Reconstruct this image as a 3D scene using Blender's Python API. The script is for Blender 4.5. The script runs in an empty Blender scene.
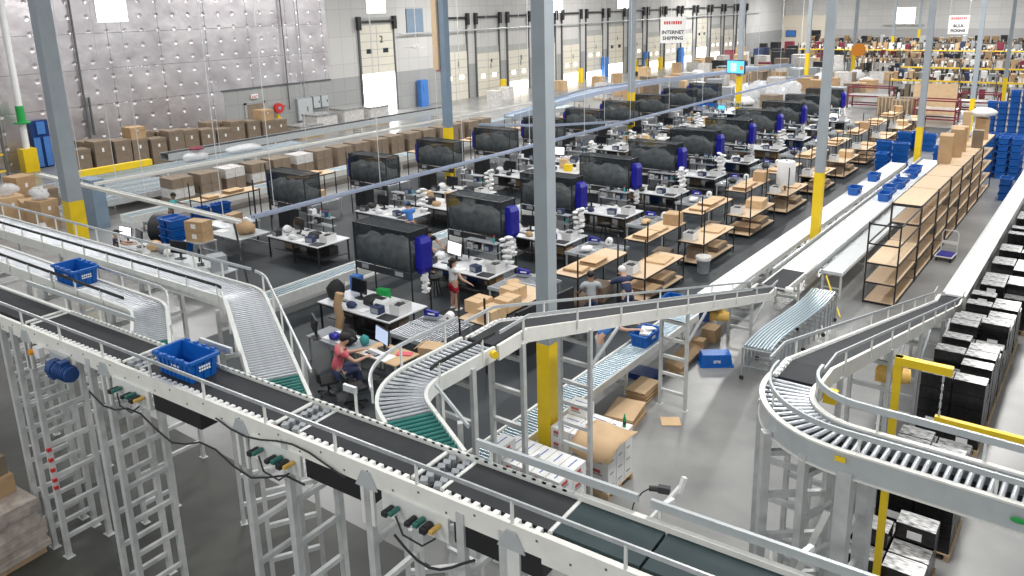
import bpy, math, random
from mathutils import Vector, Matrix
R = random.Random(11)
COL = bpy.context.scene.collection
PI = math.pi
# ---------------------------------------------------------------- camera model
CH = 9.5
AX = Vector((0.79593638, 0.60486967, -0.02485896))      # camera right, up, forward axes in world
E0 = (0.79593638, 0.60486967, -0.02485896)
E1 = (-0.13517742, 0.21760402, 0.96663103)
E2 = (-0.5900952, 0.76601643, -0.25496368)
def at(px, py, z=0.0):
    "a point of the photo at a known height -> place in the hall"
    c = (px - 512.0, 217.0 - py, 800.0)
    r = [E0[i]*c[0] + E1[i]*c[1] + E2[i]*c[2] for i in range(3)]
    t = (z - CH)/r[2]
    return (r[0]*t, r[1]*t)
cd = bpy.data.cameras.new('camera'); cam = bpy.data.objects.new('camera', cd); COL.objects.link(cam)
cd.sensor_width = 36.0; cd.lens = 36.0*800/1024; cd.shift_y = -71.0/1024; cd.clip_end = 600
m = Matrix(((E0[0], E1[0], -E2[0], 0), (E0[1], E1[1], -E2[1], 0), (E0[2], E1[2], -E2[2], CH), (0, 0, 0, 1)))
cam.matrix_world = m
bpy.context.scene.camera = cam

# ---------------------------------------------------------------- materials
M = {}
def mat(name, col, rough=0.5, metal=0.0, var=0.0, scale=6.0, bump=0.0, bscale=40.0, stretch=None, emit=None, alpha=None, trans=0.0, spec=None):
    m = bpy.data.materials.new(name); m.use_nodes = True
    nt = m.node_tree; b = nt.nodes['Principled BSDF']
    b.inputs['Base Color'].default_value = (*col, 1); b.inputs['Roughness'].default_value = rough; b.inputs['Metallic'].default_value = metal
    if spec is not None: b.inputs['Specular IOR Level'].default_value = spec
    if trans: b.inputs['Transmission Weight'].default_value = trans
    if alpha is not None: b.inputs['Alpha'].default_value = alpha
    if emit: b.inputs['Emission Color'].default_value = (*emit[0], 1); b.inputs['Emission Strength'].default_value = emit[1]
    if var or bump:
        tc = nt.nodes.new('ShaderNodeTexCoord'); mp = nt.nodes.new('ShaderNodeMapping'); nt.links.new(tc.outputs['Object'], mp.inputs[0])
        if stretch: mp.inputs['Scale'].default_value = stretch
    if var:
        n = nt.nodes.new('ShaderNodeTexNoise'); n.inputs['Scale'].default_value = scale; n.inputs['Detail'].default_value = 5
        nt.links.new(mp.outputs[0], n.inputs['Vector'])
        r = nt.nodes.new('ShaderNodeValToRGB'); nt.links.new(n.outputs['Fac'], r.inputs[0])
        r.color_ramp.elements[0].position = 0.3; r.color_ramp.elements[1].position = 0.7
        r.color_ramp.elements[0].color = (*[c*(1-var) for c in col], 1); r.color_ramp.elements[1].color = (*[min(1, c*(1+var)) for c in col], 1)
        nt.links.new(r.outputs[0], b.inputs['Base Color'])
    if bump:
        n2 = nt.nodes.new('ShaderNodeTexNoise'); n2.inputs['Scale'].default_value = bscale; nt.links.new(mp.outputs[0], n2.inputs['Vector'])
        bp = nt.nodes.new('ShaderNodeBump'); bp.inputs['Strength'].default_value = bump; nt.links.new(n2.outputs['Fac'], bp.inputs['Height'])
        nt.links.new(bp.outputs[0], b.inputs['Normal'])
    M[name] = m
    return m
mat('concrete', (0.25, 0.25, 0.245), 0.30, 0, 0.30, 0.5, 0.02, 8)
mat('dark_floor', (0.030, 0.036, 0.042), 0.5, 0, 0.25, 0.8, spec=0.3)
mat('column_grey', (0.33, 0.37, 0.40), 0.45, 0, 0.06, 2)
mat('column_blue', (0.20, 0.27, 0.35), 0.45, 0, 0.06, 2)
mat('safety_yellow', (0.86, 0.60, 0.015), 0.42, 0, 0.05, 3)
mat('frame_white', (0.72, 0.73, 0.70), 0.38, 0, 0.06, 5)
mat('frame_grey', (0.50, 0.53, 0.54), 0.38, 0.15, 0.06, 5)
mat('frame_bright', (0.80, 0.79, 0.74), 0.40, 0, 0.05, 5)
mat('frame_stand', (0.54, 0.555, 0.55), 0.42, 0.1, 0.12, 5)
mat('valve_teal', (0.03, 0.16, 0.13), 0.4)
mat('print_red', (0.50, 0.10, 0.10), 0.6)
mat('floor_mottled_shade', (0.050, 0.050, 0.045), 0.45, 0, 0.45, 0.7)  # dark mottled floor, with shade also put into its colour
mat('galv', (0.62, 0.64, 0.65), 0.38, 0.55, 0.12, 9)
mat('alu', (0.66, 0.68, 0.70), 0.30, 0.8, 0.05, 9)
mat('roller_steel', (0.74, 0.76, 0.79), 0.24, 0.85, 0.06, 20)
mat('roller_zinc', (0.56, 0.58, 0.61), 0.32, 0.7, 0.08, 20)
mat('wrap_brown', (0.44, 0.385, 0.345), 0.22, 0, 0.3, 5, 0.6, 9)
mat('roller_green', (0.02, 0.17, 0.15), 0.34, 0, 0.1, 10)
mat('roller_blue_grey', (0.50, 0.60, 0.66), 0.28, 0.55, 0.06, 10)
mat('belt_dark', (0.030, 0.032, 0.036), 0.7, 0, 0.16, 2.5, 0.05, 120, spec=0.3)
mat('belt_green', (0.030, 0.050, 0.055), 0.65, 0, 0.16, 2.5, 0.05, 120, spec=0.3)
mat('belt_white', (0.86, 0.87, 0.88), 0.5, 0, 0.03, 4)
mat('black_steel', (0.018, 0.018, 0.02), 0.42)
mat('black_plastic', (0.022, 0.023, 0.026), 0.5, 0, 0.15, 9)
mat('grey_plastic', (0.30, 0.32, 0.34), 0.5, 0, 0.06, 9)
mat('dark_rubber', (0.03, 0.03, 0.032), 0.8)
mat('white_paint', (0.80, 0.80, 0.79), 0.5, 0, 0.03, 4)
mat('laminate', (0.74, 0.75, 0.77), 0.35, 0, 0.04, 3)
mat('paper', (0.86, 0.86, 0.85), 0.7)
mat('particle_board', (0.66, 0.49, 0.32), 0.6, 0, 0.09, 14)
mat('cardboard', (0.47, 0.31, 0.17), 0.75, 0, 0.10, 3)
mat('cardboard_light', (0.62, 0.43, 0.25), 0.75, 0, 0.08, 3)
mat('cardboard_dark', (0.235, 0.18, 0.13), 0.75, 0, 0.12, 3)
mat('pallet_wood', (0.52, 0.37, 0.22), 0.75, 0, 0.15, 6)
mat('tote_blue', (0.006, 0.115, 0.45), 0.36, 0, 0.06, 4)
mat('tote_blue_dark', (0.006, 0.04, 0.17), 0.4, 0, 0.06, 4)
mat('dispenser_blue', (0.012, 0.014, 0.30), 0.3, 0, 0.12, 5)
mat('motor_blue', (0.012, 0.055, 0.20), 0.4, 0, 0.1, 8)
mat('motor_yellow', (0.66, 0.42, 0.10), 0.45, 0, 0.1, 8)
mat('green', (0.02, 0.36, 0.08), 0.4)
mat('red', (0.55, 0.03, 0.03), 0.5)
mat('orange', (0.80, 0.30, 0.03), 0.5)
mat('maroon', (0.20, 0.02, 0.04), 0.5)
mat('door_cream', (0.70, 0.66, 0.56), 0.5, 0, 0.03, 2)
mat('door_frame_dark', (0.10, 0.105, 0.11), 0.5)
mat('glass_dark', (0.03, 0.04, 0.05), 0.1)
mat('block_wall', (0.42, 0.42, 0.40), 0.8, 0, 0.07, 1.2)
mat('panel_wall', (0.56, 0.56, 0.54), 0.65, 0, 0.05, 0.8)
mat('daylight', (1, 1, 1), 0.5, emit=((1.0, 0.97, 0.92), 4.0))
mat('daylight_warm', (1, 1, 1), 0.5, emit=((1.0, 0.90, 0.72), 2.2))
mat('skylight', (1, 1, 1), 0.5, emit=((0.97, 0.98, 1.0), 3.0))
mat('screen_blue', (0.05, 0.3, 0.7), 0.3, emit=((0.08, 0.42, 0.85), 1.0))
mat('screen_white', (0.8, 0.8, 0.8), 0.3, emit=((0.95, 0.96, 1.0), 0.9))
mat('screen_pale', (0.4, 0.45, 0.6), 0.3, emit=((0.42, 0.50, 0.68), 0.6))
mat('screen_off', (0.012, 0.014, 0.02), 0.18)
mat('shrink_wrap', (0.62, 0.60, 0.58), 0.22, 0, 0.2, 5, 0.5, 9)
mat('clear_film', (0.85, 0.86, 0.88), 0.2, 0, 0.1, 5, 0.6, 14, alpha=0.55)
mat('foam_white', (0.85, 0.85, 0.85), 0.8)
mat('air_pillows', (0.55, 0.59, 0.60), 0.35, 0, 0.35, 3.5, 0.8, 6)
mat('mesh_net', (0.018, 0.027, 0.034), 0.7, 0, 0.2, 6, alpha=0.44)
mat('tray_steel', (0.40, 0.46, 0.58), 0.4, 0.3, 0.05, 6)
mat('wire_blue', (0.03, 0.10, 0.42), 0.5)
mat('string_white', (0.75, 0.76, 0.78), 0.5)
mat('skin_light', (0.60, 0.36, 0.26), 0.55)
mat('skin_brown', (0.26, 0.14, 0.085), 0.55)
mat('hair_dark', (0.014, 0.011, 0.010), 0.6)
mat('cloth_pink', (0.80, 0.15, 0.20), 0.8, 0, 0.06, 9)
mat('cloth_white', (0.78, 0.79, 0.81), 0.8, 0, 0.04, 9)
mat('cloth_red', (0.42, 0.012, 0.03), 0.8, 0, 0.06, 9)
mat('cloth_grey', (0.42, 0.44, 0.46), 0.8, 0, 0.05, 9)
mat('cloth_navy', (0.03, 0.045, 0.11), 0.8, 0, 0.08, 9)
mat('cloth_blue', (0.06, 0.20, 0.55), 0.8, 0, 0.08, 9)
mat('cloth_black', (0.018, 0.018, 0.02), 0.8)
mat('cloth_teal', (0.05, 0.33, 0.33), 0.8)
mat('glass_green', (0.0, 0.30, 0.10), 0.12)

def foil_material():
    m = bpy.data.materials.new('foil_insulation'); m.use_nodes = True; nt = m.node_tree; b = nt.nodes['Principled BSDF']
    b.inputs['Metallic'].default_value = 0.85; b.inputs['Roughness'].default_value = 0.33
    tc = nt.nodes.new('ShaderNodeTexCoord'); sx = nt.nodes.new('ShaderNodeSeparateXYZ'); nt.links.new(tc.outputs['Object'], sx.inputs[0])
    def mth(op, a, bb=None):
        n = nt.nodes.new('ShaderNodeMath'); n.operation = op
        for i, q in enumerate((a, bb)):
            if q is None: continue
            if isinstance(q, (int, float)): n.inputs[i].default_value = q
            else: nt.links.new(q, n.inputs[i])
        return n.outputs[0]
    def cell(o, p): return mth('MULTIPLY', mth('SUBTRACT', mth('FRACT', mth('DIVIDE', o, p)), 0.5), p)
    cy, cz = cell(sx.outputs[1], 1.25), cell(sx.outputs[2], 1.0)
    d = mth('SQRT', mth('ADD', mth('MULTIPLY', cy, cy), mth('MULTIPLY', cz, cz)))
    dim = mth('SUBTRACT', 1.0, mth('MINIMUM', mth('DIVIDE', d, 0.17), 1.0))
    sy = mth('LESS_THAN', mth('ABSOLUTE', cell(sx.outputs[1], 3.75)), 0.03); sz = mth('LESS_THAN', mth('ABSOLUTE', cell(sx.outputs[2], 2.4)), 0.025)
    seam = mth('MAXIMUM', sy, sz)
    n = nt.nodes.new('ShaderNodeTexNoise'); n.inputs['Scale'].default_value = 0.55; n.inputs['Detail'].default_value = 6; nt.links.new(tc.outputs['Object'], n.inputs['Vector'])
    h = mth('ADD', mth('MULTIPLY', dim, -1.0), mth('ADD', mth('MULTIPLY', seam, -0.5), mth('MULTIPLY', n.outputs['Fac'], 1.6)))
    bp = nt.nodes.new('ShaderNodeBump'); bp.inputs['Strength'].default_value = 0.42; bp.inputs['Distance'].default_value = 0.09; nt.links.new(h, bp.inputs['Height']); nt.links.new(bp.outputs[0], b.inputs['Normal'])
    r = nt.nodes.new('ShaderNodeValToRGB'); nt.links.new(n.outputs['Fac'], r.inputs[0])
    r.color_ramp.elements[0].position = 0.3; r.color_ramp.elements[0].color = (0.56, 0.52, 0.54, 1); r.color_ramp.elements[1].position = 0.7; r.color_ramp.elements[1].color = (0.80, 0.77, 0.78, 1)
    mx = nt.nodes.new('ShaderNodeMixRGB'); nt.links.new(seam, mx.inputs[0]); nt.links.new(r.outputs[0], mx.inputs[1]); mx.inputs[2].default_value = (0.42, 0.42, 0.43, 1)
    nt.links.new(mx.outputs[0], b.inputs['Base Color']); M['foil'] = m
foil_material()
def block_material(name, col, w, h, axis):
    m = bpy.data.materials.new(name); m.use_nodes = True; nt = m.node_tree; b = nt.nodes['Principled BSDF']; b.inputs['Roughness'].default_value = 0.8
    tc = nt.nodes.new('ShaderNodeTexCoord'); sx = nt.nodes.new('ShaderNodeSeparateXYZ'); cx = nt.nodes.new('ShaderNodeCombineXYZ')
    nt.links.new(tc.outputs['Object'], sx.inputs[0]); nt.links.new(sx.outputs[axis], cx.inputs[0]); nt.links.new(sx.outputs[2], cx.inputs[1])
    br = nt.nodes.new('ShaderNodeTexBrick'); nt.links.new(cx.outputs[0], br.inputs[0]); br.inputs['Scale'].default_value = 1; br.inputs['Brick Width'].default_value = w; br.inputs['Row Height'].default_value = h
    br.inputs['Mortar Size'].default_value = 0.02; br.offset = 0
    br.inputs['Color1'].default_value = (*col, 1); br.inputs['Color2'].default_value = (*[c*0.93 for c in col], 1); br.inputs['Mortar'].default_value = (*[c*0.7 for c in col], 1)
    nt.links.new(br.outputs[0], b.inputs['Base Color']); M[name] = m
block_material('dock_upper', (0.58, 0.57, 0.55), 1.4, 2.4, 1)
block_material('dock_lower', (0.36, 0.365, 0.36), 1.4, 1.2, 1)
block_material('back_upper', (0.66, 0.64, 0.61), 2.4, 1.2, 0)
block_material('back_lower', (0.50, 0.49, 0.48), 2.4, 1.2, 0)
block_material('office_wall', (0.80, 0.72, 0.60), 3.0, 4.0, 1)

# ---------------------------------------------------------------- mesh helpers
WM = {}
def wmat(o): return WM.get(o.name, Matrix.Identity(4))
class MB:
    def __init__(s): s.v = []; s.f = []; s.sm = []
    def _q(s, vs, fs, smooth=False):
        b = len(s.v); s.v += [tuple(p) for p in vs]
        for f in fs: s.f.append(tuple(b+i for i in f)); s.sm.append(smooth)
        return s
    def box(s, x0, y0, z0, x1, y1, z1):
        s._q([(x0,y0,z0),(x1,y0,z0),(x1,y1,z0),(x0,y1,z0),(x0,y0,z1),(x1,y0,z1),(x1,y1,z1),(x0,y1,z1)],
             [(0,3,2,1),(4,5,6,7),(0,1,5,4),(1,2,6,5),(2,3,7,6),(3,0,4,7)]); return s
    def cbox(s, c, sz, rz=0.0, rx=0.0, ry=0.0):
        rot = Matrix.Rotation(rz, 3, 'Z') @ Matrix.Rotation(ry, 3, 'Y') @ Matrix.Rotation(rx, 3, 'X'); c = Vector(c); h = Vector(sz)*0.5
        vs = [c + rot @ Vector((sx*h.x, sy*h.y, sz_*h.z)) for sz_ in (-1,1) for sx, sy in ((-1,-1),(1,-1),(1,1),(-1,1))]
        s._q(vs, [(0,3,2,1),(4,5,6,7),(0,1,5,4),(1,2,6,5),(2,3,7,6),(3,0,4,7)]); return s
    def bar(s, p, q, w, h=None, up=(0,0,1)):
        p, q = Vector(p), Vector(q); h = h or w; d = (q-p).normalized(); u = Vector(up)
        if abs(d.dot(u)) > 0.98: u = Vector((0,1,0))
        sd = d.cross(u).normalized(); u = sd.cross(d)
        vs = [b + sd*(a*w/2) + u*(c*h/2) for b in (p, q) for a, c in ((-1,-1),(1,-1),(1,1),(-1,1))]
        s._q(vs, [(0,1,2,3),(7,6,5,4),(0,4,5,1),(1,5,6,2),(2,6,7,3),(3,7,4,0)]); return s
    def cyl(s, p, q, r, n=8, r2=None, caps=True, smooth=True):
        p, q = Vector(p), Vector(q); r2 = r if r2 is None else r2; d = (q-p).normalized(); u = Vector((0,0,1)) if abs(d.z) < 0.9 else Vector((1,0,0))
        a = d.cross(u).normalized(); b = d.cross(a)
        vs = [c + (a*math.cos(2*PI*i/n) + b*math.sin(2*PI*i/n))*rr for c, rr in ((p, r), (q, r2)) for i in range(n)]
        s._q(vs, [(i, n+i, n+(i+1) % n, (i+1) % n) for i in range(n)], smooth)
        if caps: s._q(vs[:n], [tuple(range(n))]); s._q(vs[n:], [tuple(reversed(range(n)))])
        return s
    def tube(s, pts, r, n=6):
        pts = [Vector(p) for p in pts]; vs = []; k = len(pts); a = None
        for i, p in enumerate(pts):
            d = (pts[min(i+1, k-1)] - pts[max(i-1, 0)]).normalized()
            if a is None: u = Vector((0,0,1)) if abs(d.z) < 0.9 else Vector((1,0,0)); a = d.cross(u).normalized()
            else: a = (a - d*a.dot(d)).normalized()
            b = d.cross(a)
            vs += [p + (a*math.cos(2*PI*j/n) + b*math.sin(2*PI*j/n))*r for j in range(n)]
        fs = [(i*n+j, i*n+(j+1) % n, (i+1)*n+(j+1) % n, (i+1)*n+j) for i in range(k-1) for j in range(n)]
        s._q(vs, fs, True); s._q(vs[:n], [tuple(reversed(range(n)))]); s._q(vs[-n:], [tuple(range(n))]); return s
    def sweep(s, path, a, b, c, d):
        "rectangle a..b sideways (left positive), c..d in height, along a path of (point, left)"
        vs = []
        for p, l in path: vs += [p+l*a+Vector((0,0,c)), p+l*b+Vector((0,0,c)), p+l*b+Vector((0,0,d)), p+l*a+Vector((0,0,d))]
        k = len(path); fs = []
        for i in range(k-1):
            for j in range(4): fs.append((i*4+j, i*4+(j+1) % 4, (i+1)*4+(j+1) % 4, (i+1)*4+j))
        fs += [(3,2,1,0), tuple((k-1)*4+j for j in range(4))]
        s._q(vs, fs); return s
    def comb(s, path, sp, duty, a, b, c, d0, d1):
        "one toothed strip along a path: top alternates between heights d0 and d1"
        pts = along(path, sp, 0.0); vs = []; k = 0
        for p, l, d in pts:
            for q, h in ((0, d0), (0.001, d1), (sp*duty, d1), (sp*duty+0.001, d0)):
                o = p+d*q; vs += [o+l*a+Vector((0,0,c)), o+l*b+Vector((0,0,c)), o+l*b+Vector((0,0,h)), o+l*a+Vector((0,0,h))]; k += 1
        fs = [(i*4+j, i*4+(j+1) % 4, (i+1)*4+(j+1) % 4, (i+1)*4+j) for i in range(k-1) for j in range(4)]
        return s._q(vs, fs + [(3,2,1,0), tuple((k-1)*4+j for j in range(4))])
    def prism(s, poly, z0, z1):
        n = len(poly); vs = [(x, y, z0) for x, y in poly] + [(x, y, z1) for x, y in poly]
        s._q(vs, [tuple(reversed(range(n))), tuple(range(n, 2*n))] + [(i, (i+1) % n, n+(i+1) % n, n+i) for i in range(n)]); return s
    def lathe(s, prof, n=12, c=(0,0,0), smooth=True):
        vs = [(c[0]+r*math.cos(2*PI*i/n), c[1]+r*math.sin(2*PI*i/n), c[2]+z) for r, z in prof for i in range(n)]
        s._q(vs, [(k*n+i, k*n+(i+1) % n, (k+1)*n+(i+1) % n, (k+1)*n+i) for k in range(len(prof)-1) for i in range(n)], smooth)
        s._q(vs[:n], [tuple(reversed(range(n)))]); s._q(vs[-n:], [tuple(range(n))]); return s
    def blob(s, c, r, n=8, k=6, jit=0.0):
        vs = []; rr = R.random
        for i in range(k+1):
            t = PI*i/k
            for j in range(n):
                q = 1 + jit*(rr()-0.5)
                vs.append((c[0]+r[0]*q*math.sin(t)*math.cos(2*PI*j/n), c[1]+r[1]*q*math.sin(t)*math.sin(2*PI*j/n), c[2]+r[2]*q*math.cos(t)))
        s._q(vs, [(i*n+j, (i+1)*n+j, (i+1)*n+(j+1) % n, i*n+(j+1) % n) for i in range(k) for j in range(n)], True); return s
    def mesh(s, name):
        me = bpy.data.meshes.new(name); me.from_pydata(s.v, [], s.f)
        me.polygons.foreach_set('use_smooth', s.sm); me.update(); return me
    def build(s, name, m, parent=None, local=False, loc=(0,0,0), rz=0.0):
        me = s.mesh(name); me.materials.append(M[m]); return place(name, me, parent, local, loc, rz)
def place(name, me, parent=None, local=False, loc=(0,0,0), rz=0.0, rot=None):
    o = bpy.data.objects.new(name, me); COL.objects.link(o)
    o.location = loc; o.rotation_euler = rot or (0, 0, rz)
    L = Matrix.Translation(loc) @ (Matrix.Rotation(rz, 4, 'Z') if rot is None else o.rotation_euler.to_matrix().to_4x4())
    if parent:
        o.parent = parent
        if not local: o.matrix_parent_inverse = wmat(parent).inverted(); WM[o.name] = L
        else: WM[o.name] = wmat(parent) @ L
    else: WM[o.name] = L
    return o
LABELS = {}
def tag(o, label, cat, group=None):
    o['label'] = label; o['category'] = cat
    if group: o['group'] = group
    return o
def thing(name, label, cat, loc=(0,0,0), rz=0.0, group=None):
    o = bpy.data.objects.new(name, None); COL.objects.link(o); o.location = loc; o.rotation_euler = (0,0,rz); o.empty_display_size = 0.1
    WM[o.name] = Matrix.Translation(loc) @ Matrix.Rotation(rz, 4, 'Z')
    return tag(o, label, cat, group)
def struct(name, mb, m):
    o = mb.build(name, m); o['kind'] = 'structure'; return o
def dup(root, loc, rz=None, label=None, group=None, scale=None):
    def cp(o, par):
        c = o.copy(); COL.objects.link(c)
        if par: c.parent = par
        for ch in o.children: cp(ch, c)
        return c
    r = cp(root, None); r.location = loc
    if rz is not None: r.rotation_euler = (0, 0, rz)
    if label: r['label'] = label
    if group: r['group'] = group
    if scale: r.scale = scale
    return r
_MC = {}
def cached(key, fn, m):
    if key not in _MC:
        me = fn().mesh(str(key[0])); me.materials.append(M[m]); _MC[key] = me
    return _MC[key]
ORD = ['first','second','third','fourth','fifth','sixth','seventh','eighth','ninth','tenth','eleventh','twelfth','thirteenth','fourteenth','fifteenth','sixteenth','seventeenth','eighteenth','nineteenth','twentieth']
V = Vector
# ---------------------------------------------------------------- the hall
o = struct('floor', MB().box(-57, -12, -0.2, 32, 168, 0), 'concrete')
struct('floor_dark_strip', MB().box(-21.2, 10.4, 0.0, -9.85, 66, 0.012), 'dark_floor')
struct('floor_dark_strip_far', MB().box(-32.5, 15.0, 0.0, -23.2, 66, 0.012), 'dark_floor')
struct('floor_shade_slab', MB().box(-36, -12, 0.0, -6.2, 8.6, 0.008), 'floor_mottled_shade')  # darker slab standing in for the shade around the raised belt
WX = -56.5
struct('wall_left_upper', MB().box(WX-0.3, -12, 3.6, WX, 47.4, 13.5), 'foil')
struct('wall_left_lower', MB().box(WX-0.3, -12, 0, WX-0.02, 36.6, 3.6), 'foil')
struct('wall_left_block', MB().box(WX-0.3, 36.6, 0, WX, 47.4, 3.6), 'dock_lower')
struct('trim_1', MB().box(WX-0.02, 36.4, 3.52, WX+0.06, 47.4, 3.66), 'door_frame_dark')
struct('wall_dock_upper', MB().box(WX-0.3, 47.4, 3.6, WX, 165, 13.5), 'dock_upper')
struct('wall_dock_lower', MB().box(WX-0.3, 47.4, 0, WX, 165, 3.6), 'dock_lower')
struct('wall_back_upper', MB().box(WX-0.3, 165, 3.6, 32, 165.3, 13.5), 'back_upper')
struct('wall_back_lower', MB().box(WX-0.3, 165, 0, 32, 165.3, 3.6), 'back_lower')
# light coming in high on the left wall
for i, (y0, y1, z0, z1) in enumerate(((27.6, 29.7, 9.15, 11.0), (52.3, 54.6, 9.2, 11.0), (81.5, 84.5, 8.6, 10.3), (98, 101, 8.8, 10.4))):
    f = struct('window_%d' % (i+1), MB().box(WX-0.02, y0-0.08, z0-0.08, WX+0.05, y1+0.08, z1+0.08), 'white_paint')
    p = MB().box(WX+0.03, y0, z0, WX+0.07, y1, z1).build('pane', 'skylight', f)
# ---------------------------------------------------------------- columns
def column(x, y, w, ytop, label, m='column_grey', top=13.4, shade=None):
    t = thing('steel_column', label, 'column', (x, y, 0), 0, 'steel roof columns')
    h = w/2
    MB().box(-h, -h, ytop, h, h, top).build('shaft', m, t, True)
    MB().box(-h-0.006, -h-0.006, 0.02, h+0.006, h+0.006, ytop).build('yellow_guard_paint', 'safety_yellow', t, True)['label'] = 'bright yellow painted foot'
    MB().box(-h-0.1, -h-0.1, 0, h+0.1, h+0.1, 0.02).build('base_plate', 'galv', t, True)
    return t
CX0 = -8.66
ys = [12.3+17.75*j for j in range(8)]
lab = ['grey square column with yellow foot beside the white cartons', 'grey column with yellow foot beside the two white belt conveyors', 'grey column with yellow foot rising behind the blue totes on the belts',
 'grey column with yellow foot behind the tall stacks of blue totes', 'slim grey column with yellow foot at the right edge among the far racks', None]
for j in range(5): column(CX0, ys[j], 0.3, (2.9, 3.25, 2.6, 2.3, 2.3)[j], lab[j])
lab2 = ['wide grey column with yellow foot behind the upper roller conveyor', 'blue-grey column with yellow foot standing between the mesh hoppers of the back row', 'thin grey column with yellow foot in front of the forklift and dock doors',
 'thin grey column with a bright blue screen hung on it', 'dark thin column beside the two wall televisions', 'thin grey column with yellow foot near the orange round fan', 'thin grey column just left of the pair of bright back-wall panels', 'thin grey column with yellow foot just right of the bright back-wall panels']
COL2 = ((-28.3, 31.4), (-27.6, 49.9), (-26.2, 66.0), (-28.9, 92.4), (-28.4, 109.4), (-29.6, 135.3), (-30.4, 158))
column(-28.9, 12.3, 0.5, 3.3, lab2[0])
for j, (x, y) in enumerate(COL2): column(x, y, 0.38, (3.38, 3.45, 3.3, 3.6, 3.6, 3.6, 3.8)[j], lab2[j+1], 'column_blue' if j == 0 else 'column_grey')
# ---------------------------------------------------------------- conveyors
def arc(cx, cy, r, a0, a1, n, z):
    return [V((cx+r*math.cos(math.radians(a0+(a1-a0)*i/n)), cy+r*math.sin(math.radians(a0+(a1-a0)*i/n)), z)) for i in range(n+1)]
def lat(pts):
    out = []; k = len(pts)
    for i, p in enumerate(pts):
        d = pts[min(i+1, k-1)] - pts[max(i-1, 0)]; d.z = 0; d.normalize(); out.append((V(p), V((-d.y, d.x, 0))))
    return out
def offs(path, a): return [(p+l*a, l) for p, l in path]
def clipped(path, clip):
    if not clip: return path
    P0, n = clip; out = []
    for i, (p, l) in enumerate(path):
        d = (p-P0).dot(n)
        if d > 0: out.append((p, l))
        elif out:
            q, ql = path[i-1]; dq = (q-P0).dot(n); t = dq/(dq-d); out.append((q.lerp(p, t), ql)); break
    return out
def along(path, sp, start=0.0):
    "evenly spaced (point, left) along a path"
    out = []; s = start
    for (p, l), (q, m_) in zip(path, path[1:]):
        L = (q-p).length
        while s < L: t = s/L; out.append((p.lerp(q, t), l.lerp(m_, t).normalized(), (q-p).normalized())); s += sp
        s -= L
    return out
def roller_me(L, r, m): return cached(('roller', round(L, 2), r, m), lambda: MB().cyl((-L/2, 0, 0), (L/2, 0, 0), r, 8), m)
def put_roller(p, l, L, r, m, par):
    return place('roller', roller_me(L, r, m), par, loc=p, rz=math.atan2(l.y, l.x))
def rollers(root, path, w, sp, r, m, clip=None, green_from=None, mg='roller_green', name='roller'):
    spots = along(path, sp, sp*0.5); n = 0; rest = MB(); spots = spots[::-1]
    for p, l, d in spots:
        a, b = p+l*(w/2), p-l*(w/2); p_ = p; L = w
        if clip:
            P0, nn = clip; da, db = (a-P0).dot(nn), (b-P0).dot(nn)
            if da <= 0 and db <= 0: continue
            if da <= 0: a = b.lerp(a, db/(db-da))
            elif db <= 0: b = a.lerp(b, da/(da-db))
            L = (a-b).length; p_ = (a+b)/2
            if L < 0.06: continue
        mm = m
        if green_from and (p_-green_from[0]).dot(green_from[1]) > 0: mm = mg
        if n < 100: put_roller(p_-V((0,0,r)), l, L, r, mm, root)
        else: rest.cyl(a-V((0,0,r)), b-V((0,0,r)), r, 6)
        n += 1
    if rest.v:
        q = rest.build('roller_bed', m, root); q['kind'] = 'stuff'
def side_rails(root, path, w, depth=0.2, m='frame_white', clip=None, lip=0.02, t=0.05, only=None):
    for s in (1, -1):
        if only and s != only: continue
        pp = clipped(offs(path, s*(w/2+t/2)), clip)
        if len(pp) > 1: MB().sweep(pp, -t/2, t/2, -depth, lip).build('side_frame', m, root)
def guard(root, path, off, h=0.28, m='galv', clip=None, r=0.022, step=0.95, post='frame_white', first=0.3):
    pp = clipped(offs(path, off), clip)
    if len(pp) < 2: return
    g = MB().sweep(pp, -r*0.7, r*0.7, h-r*1.5, h+r*1.5).build('guard_rail', m, root)
    me = cached(('guard_post', h), lambda: MB().box(-0.014, -0.014, -0.12, 0.014, 0.014, h), post)
    for p, l, d in along(pp, step, first): place('guard_post', me, g, loc=p, rz=math.atan2(l.y, l.x))
    return g
def stand(root, pn, pf, ztop, rungs=None, z0=0.4, m='frame_stand', pw=0.085, gusset=True, rung_m=None, brace=False, zb=0.0):
    "two posts with rungs between, standing on the floor"
    pn, pf = V((*pn, 0)), V((*pf, 0)); d = (pf-pn).normalized(); a = math.atan2(d.y, d.x)
    def post_mb():
        b = MB().box(-pw*0.4, -pw*0.5, 0.012, pw*0.4, pw*0.5, ztop-zb)
        return b.box(-pw*0.75, -pw*1.0, 0, pw*0.75, pw*1.0, 0.012)
    me = cached(('support_leg', round(ztop, 3), pw, m, zb), post_mb, m)
    A = place('support_leg', me, root, loc=pn+V((0,0,zb)), rz=a); place('support_leg', me, root, loc=pf+V((0,0,zb)), rz=a)
    L = (pf-pn).length
    rm = cached(('rung', round(L, 2), rung_m or m), lambda: MB().box(0, -0.032, -0.036, L, 0.032, 0.036), rung_m or m)
    n = (7 if rungs == 9 else rungs) if rungs is not None else max(1, int((ztop-0.5)/0.44))
    for i in range(n):
        z = z0+i*(ztop-0.3-z0)/max(1, n-1) if n > 1 else z0
        place('rung', rm, A, loc=pn+V((0,0,z)), rz=a)
    if brace:
        MB().bar(pn+V((0,0,0.4)), pf+V((0,0,ztop*0.45)), 0.035).build('diagonal_brace', m, root)
    return A
ZB = 4.5
U = V((math.cos(0.0505), math.sin(0.0505), 0)); N = V((-U.y, U.x, 0))
MO = V((-14.3, 5.345, ZB))                 # middle of the main belt where the double strip crosses it
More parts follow.
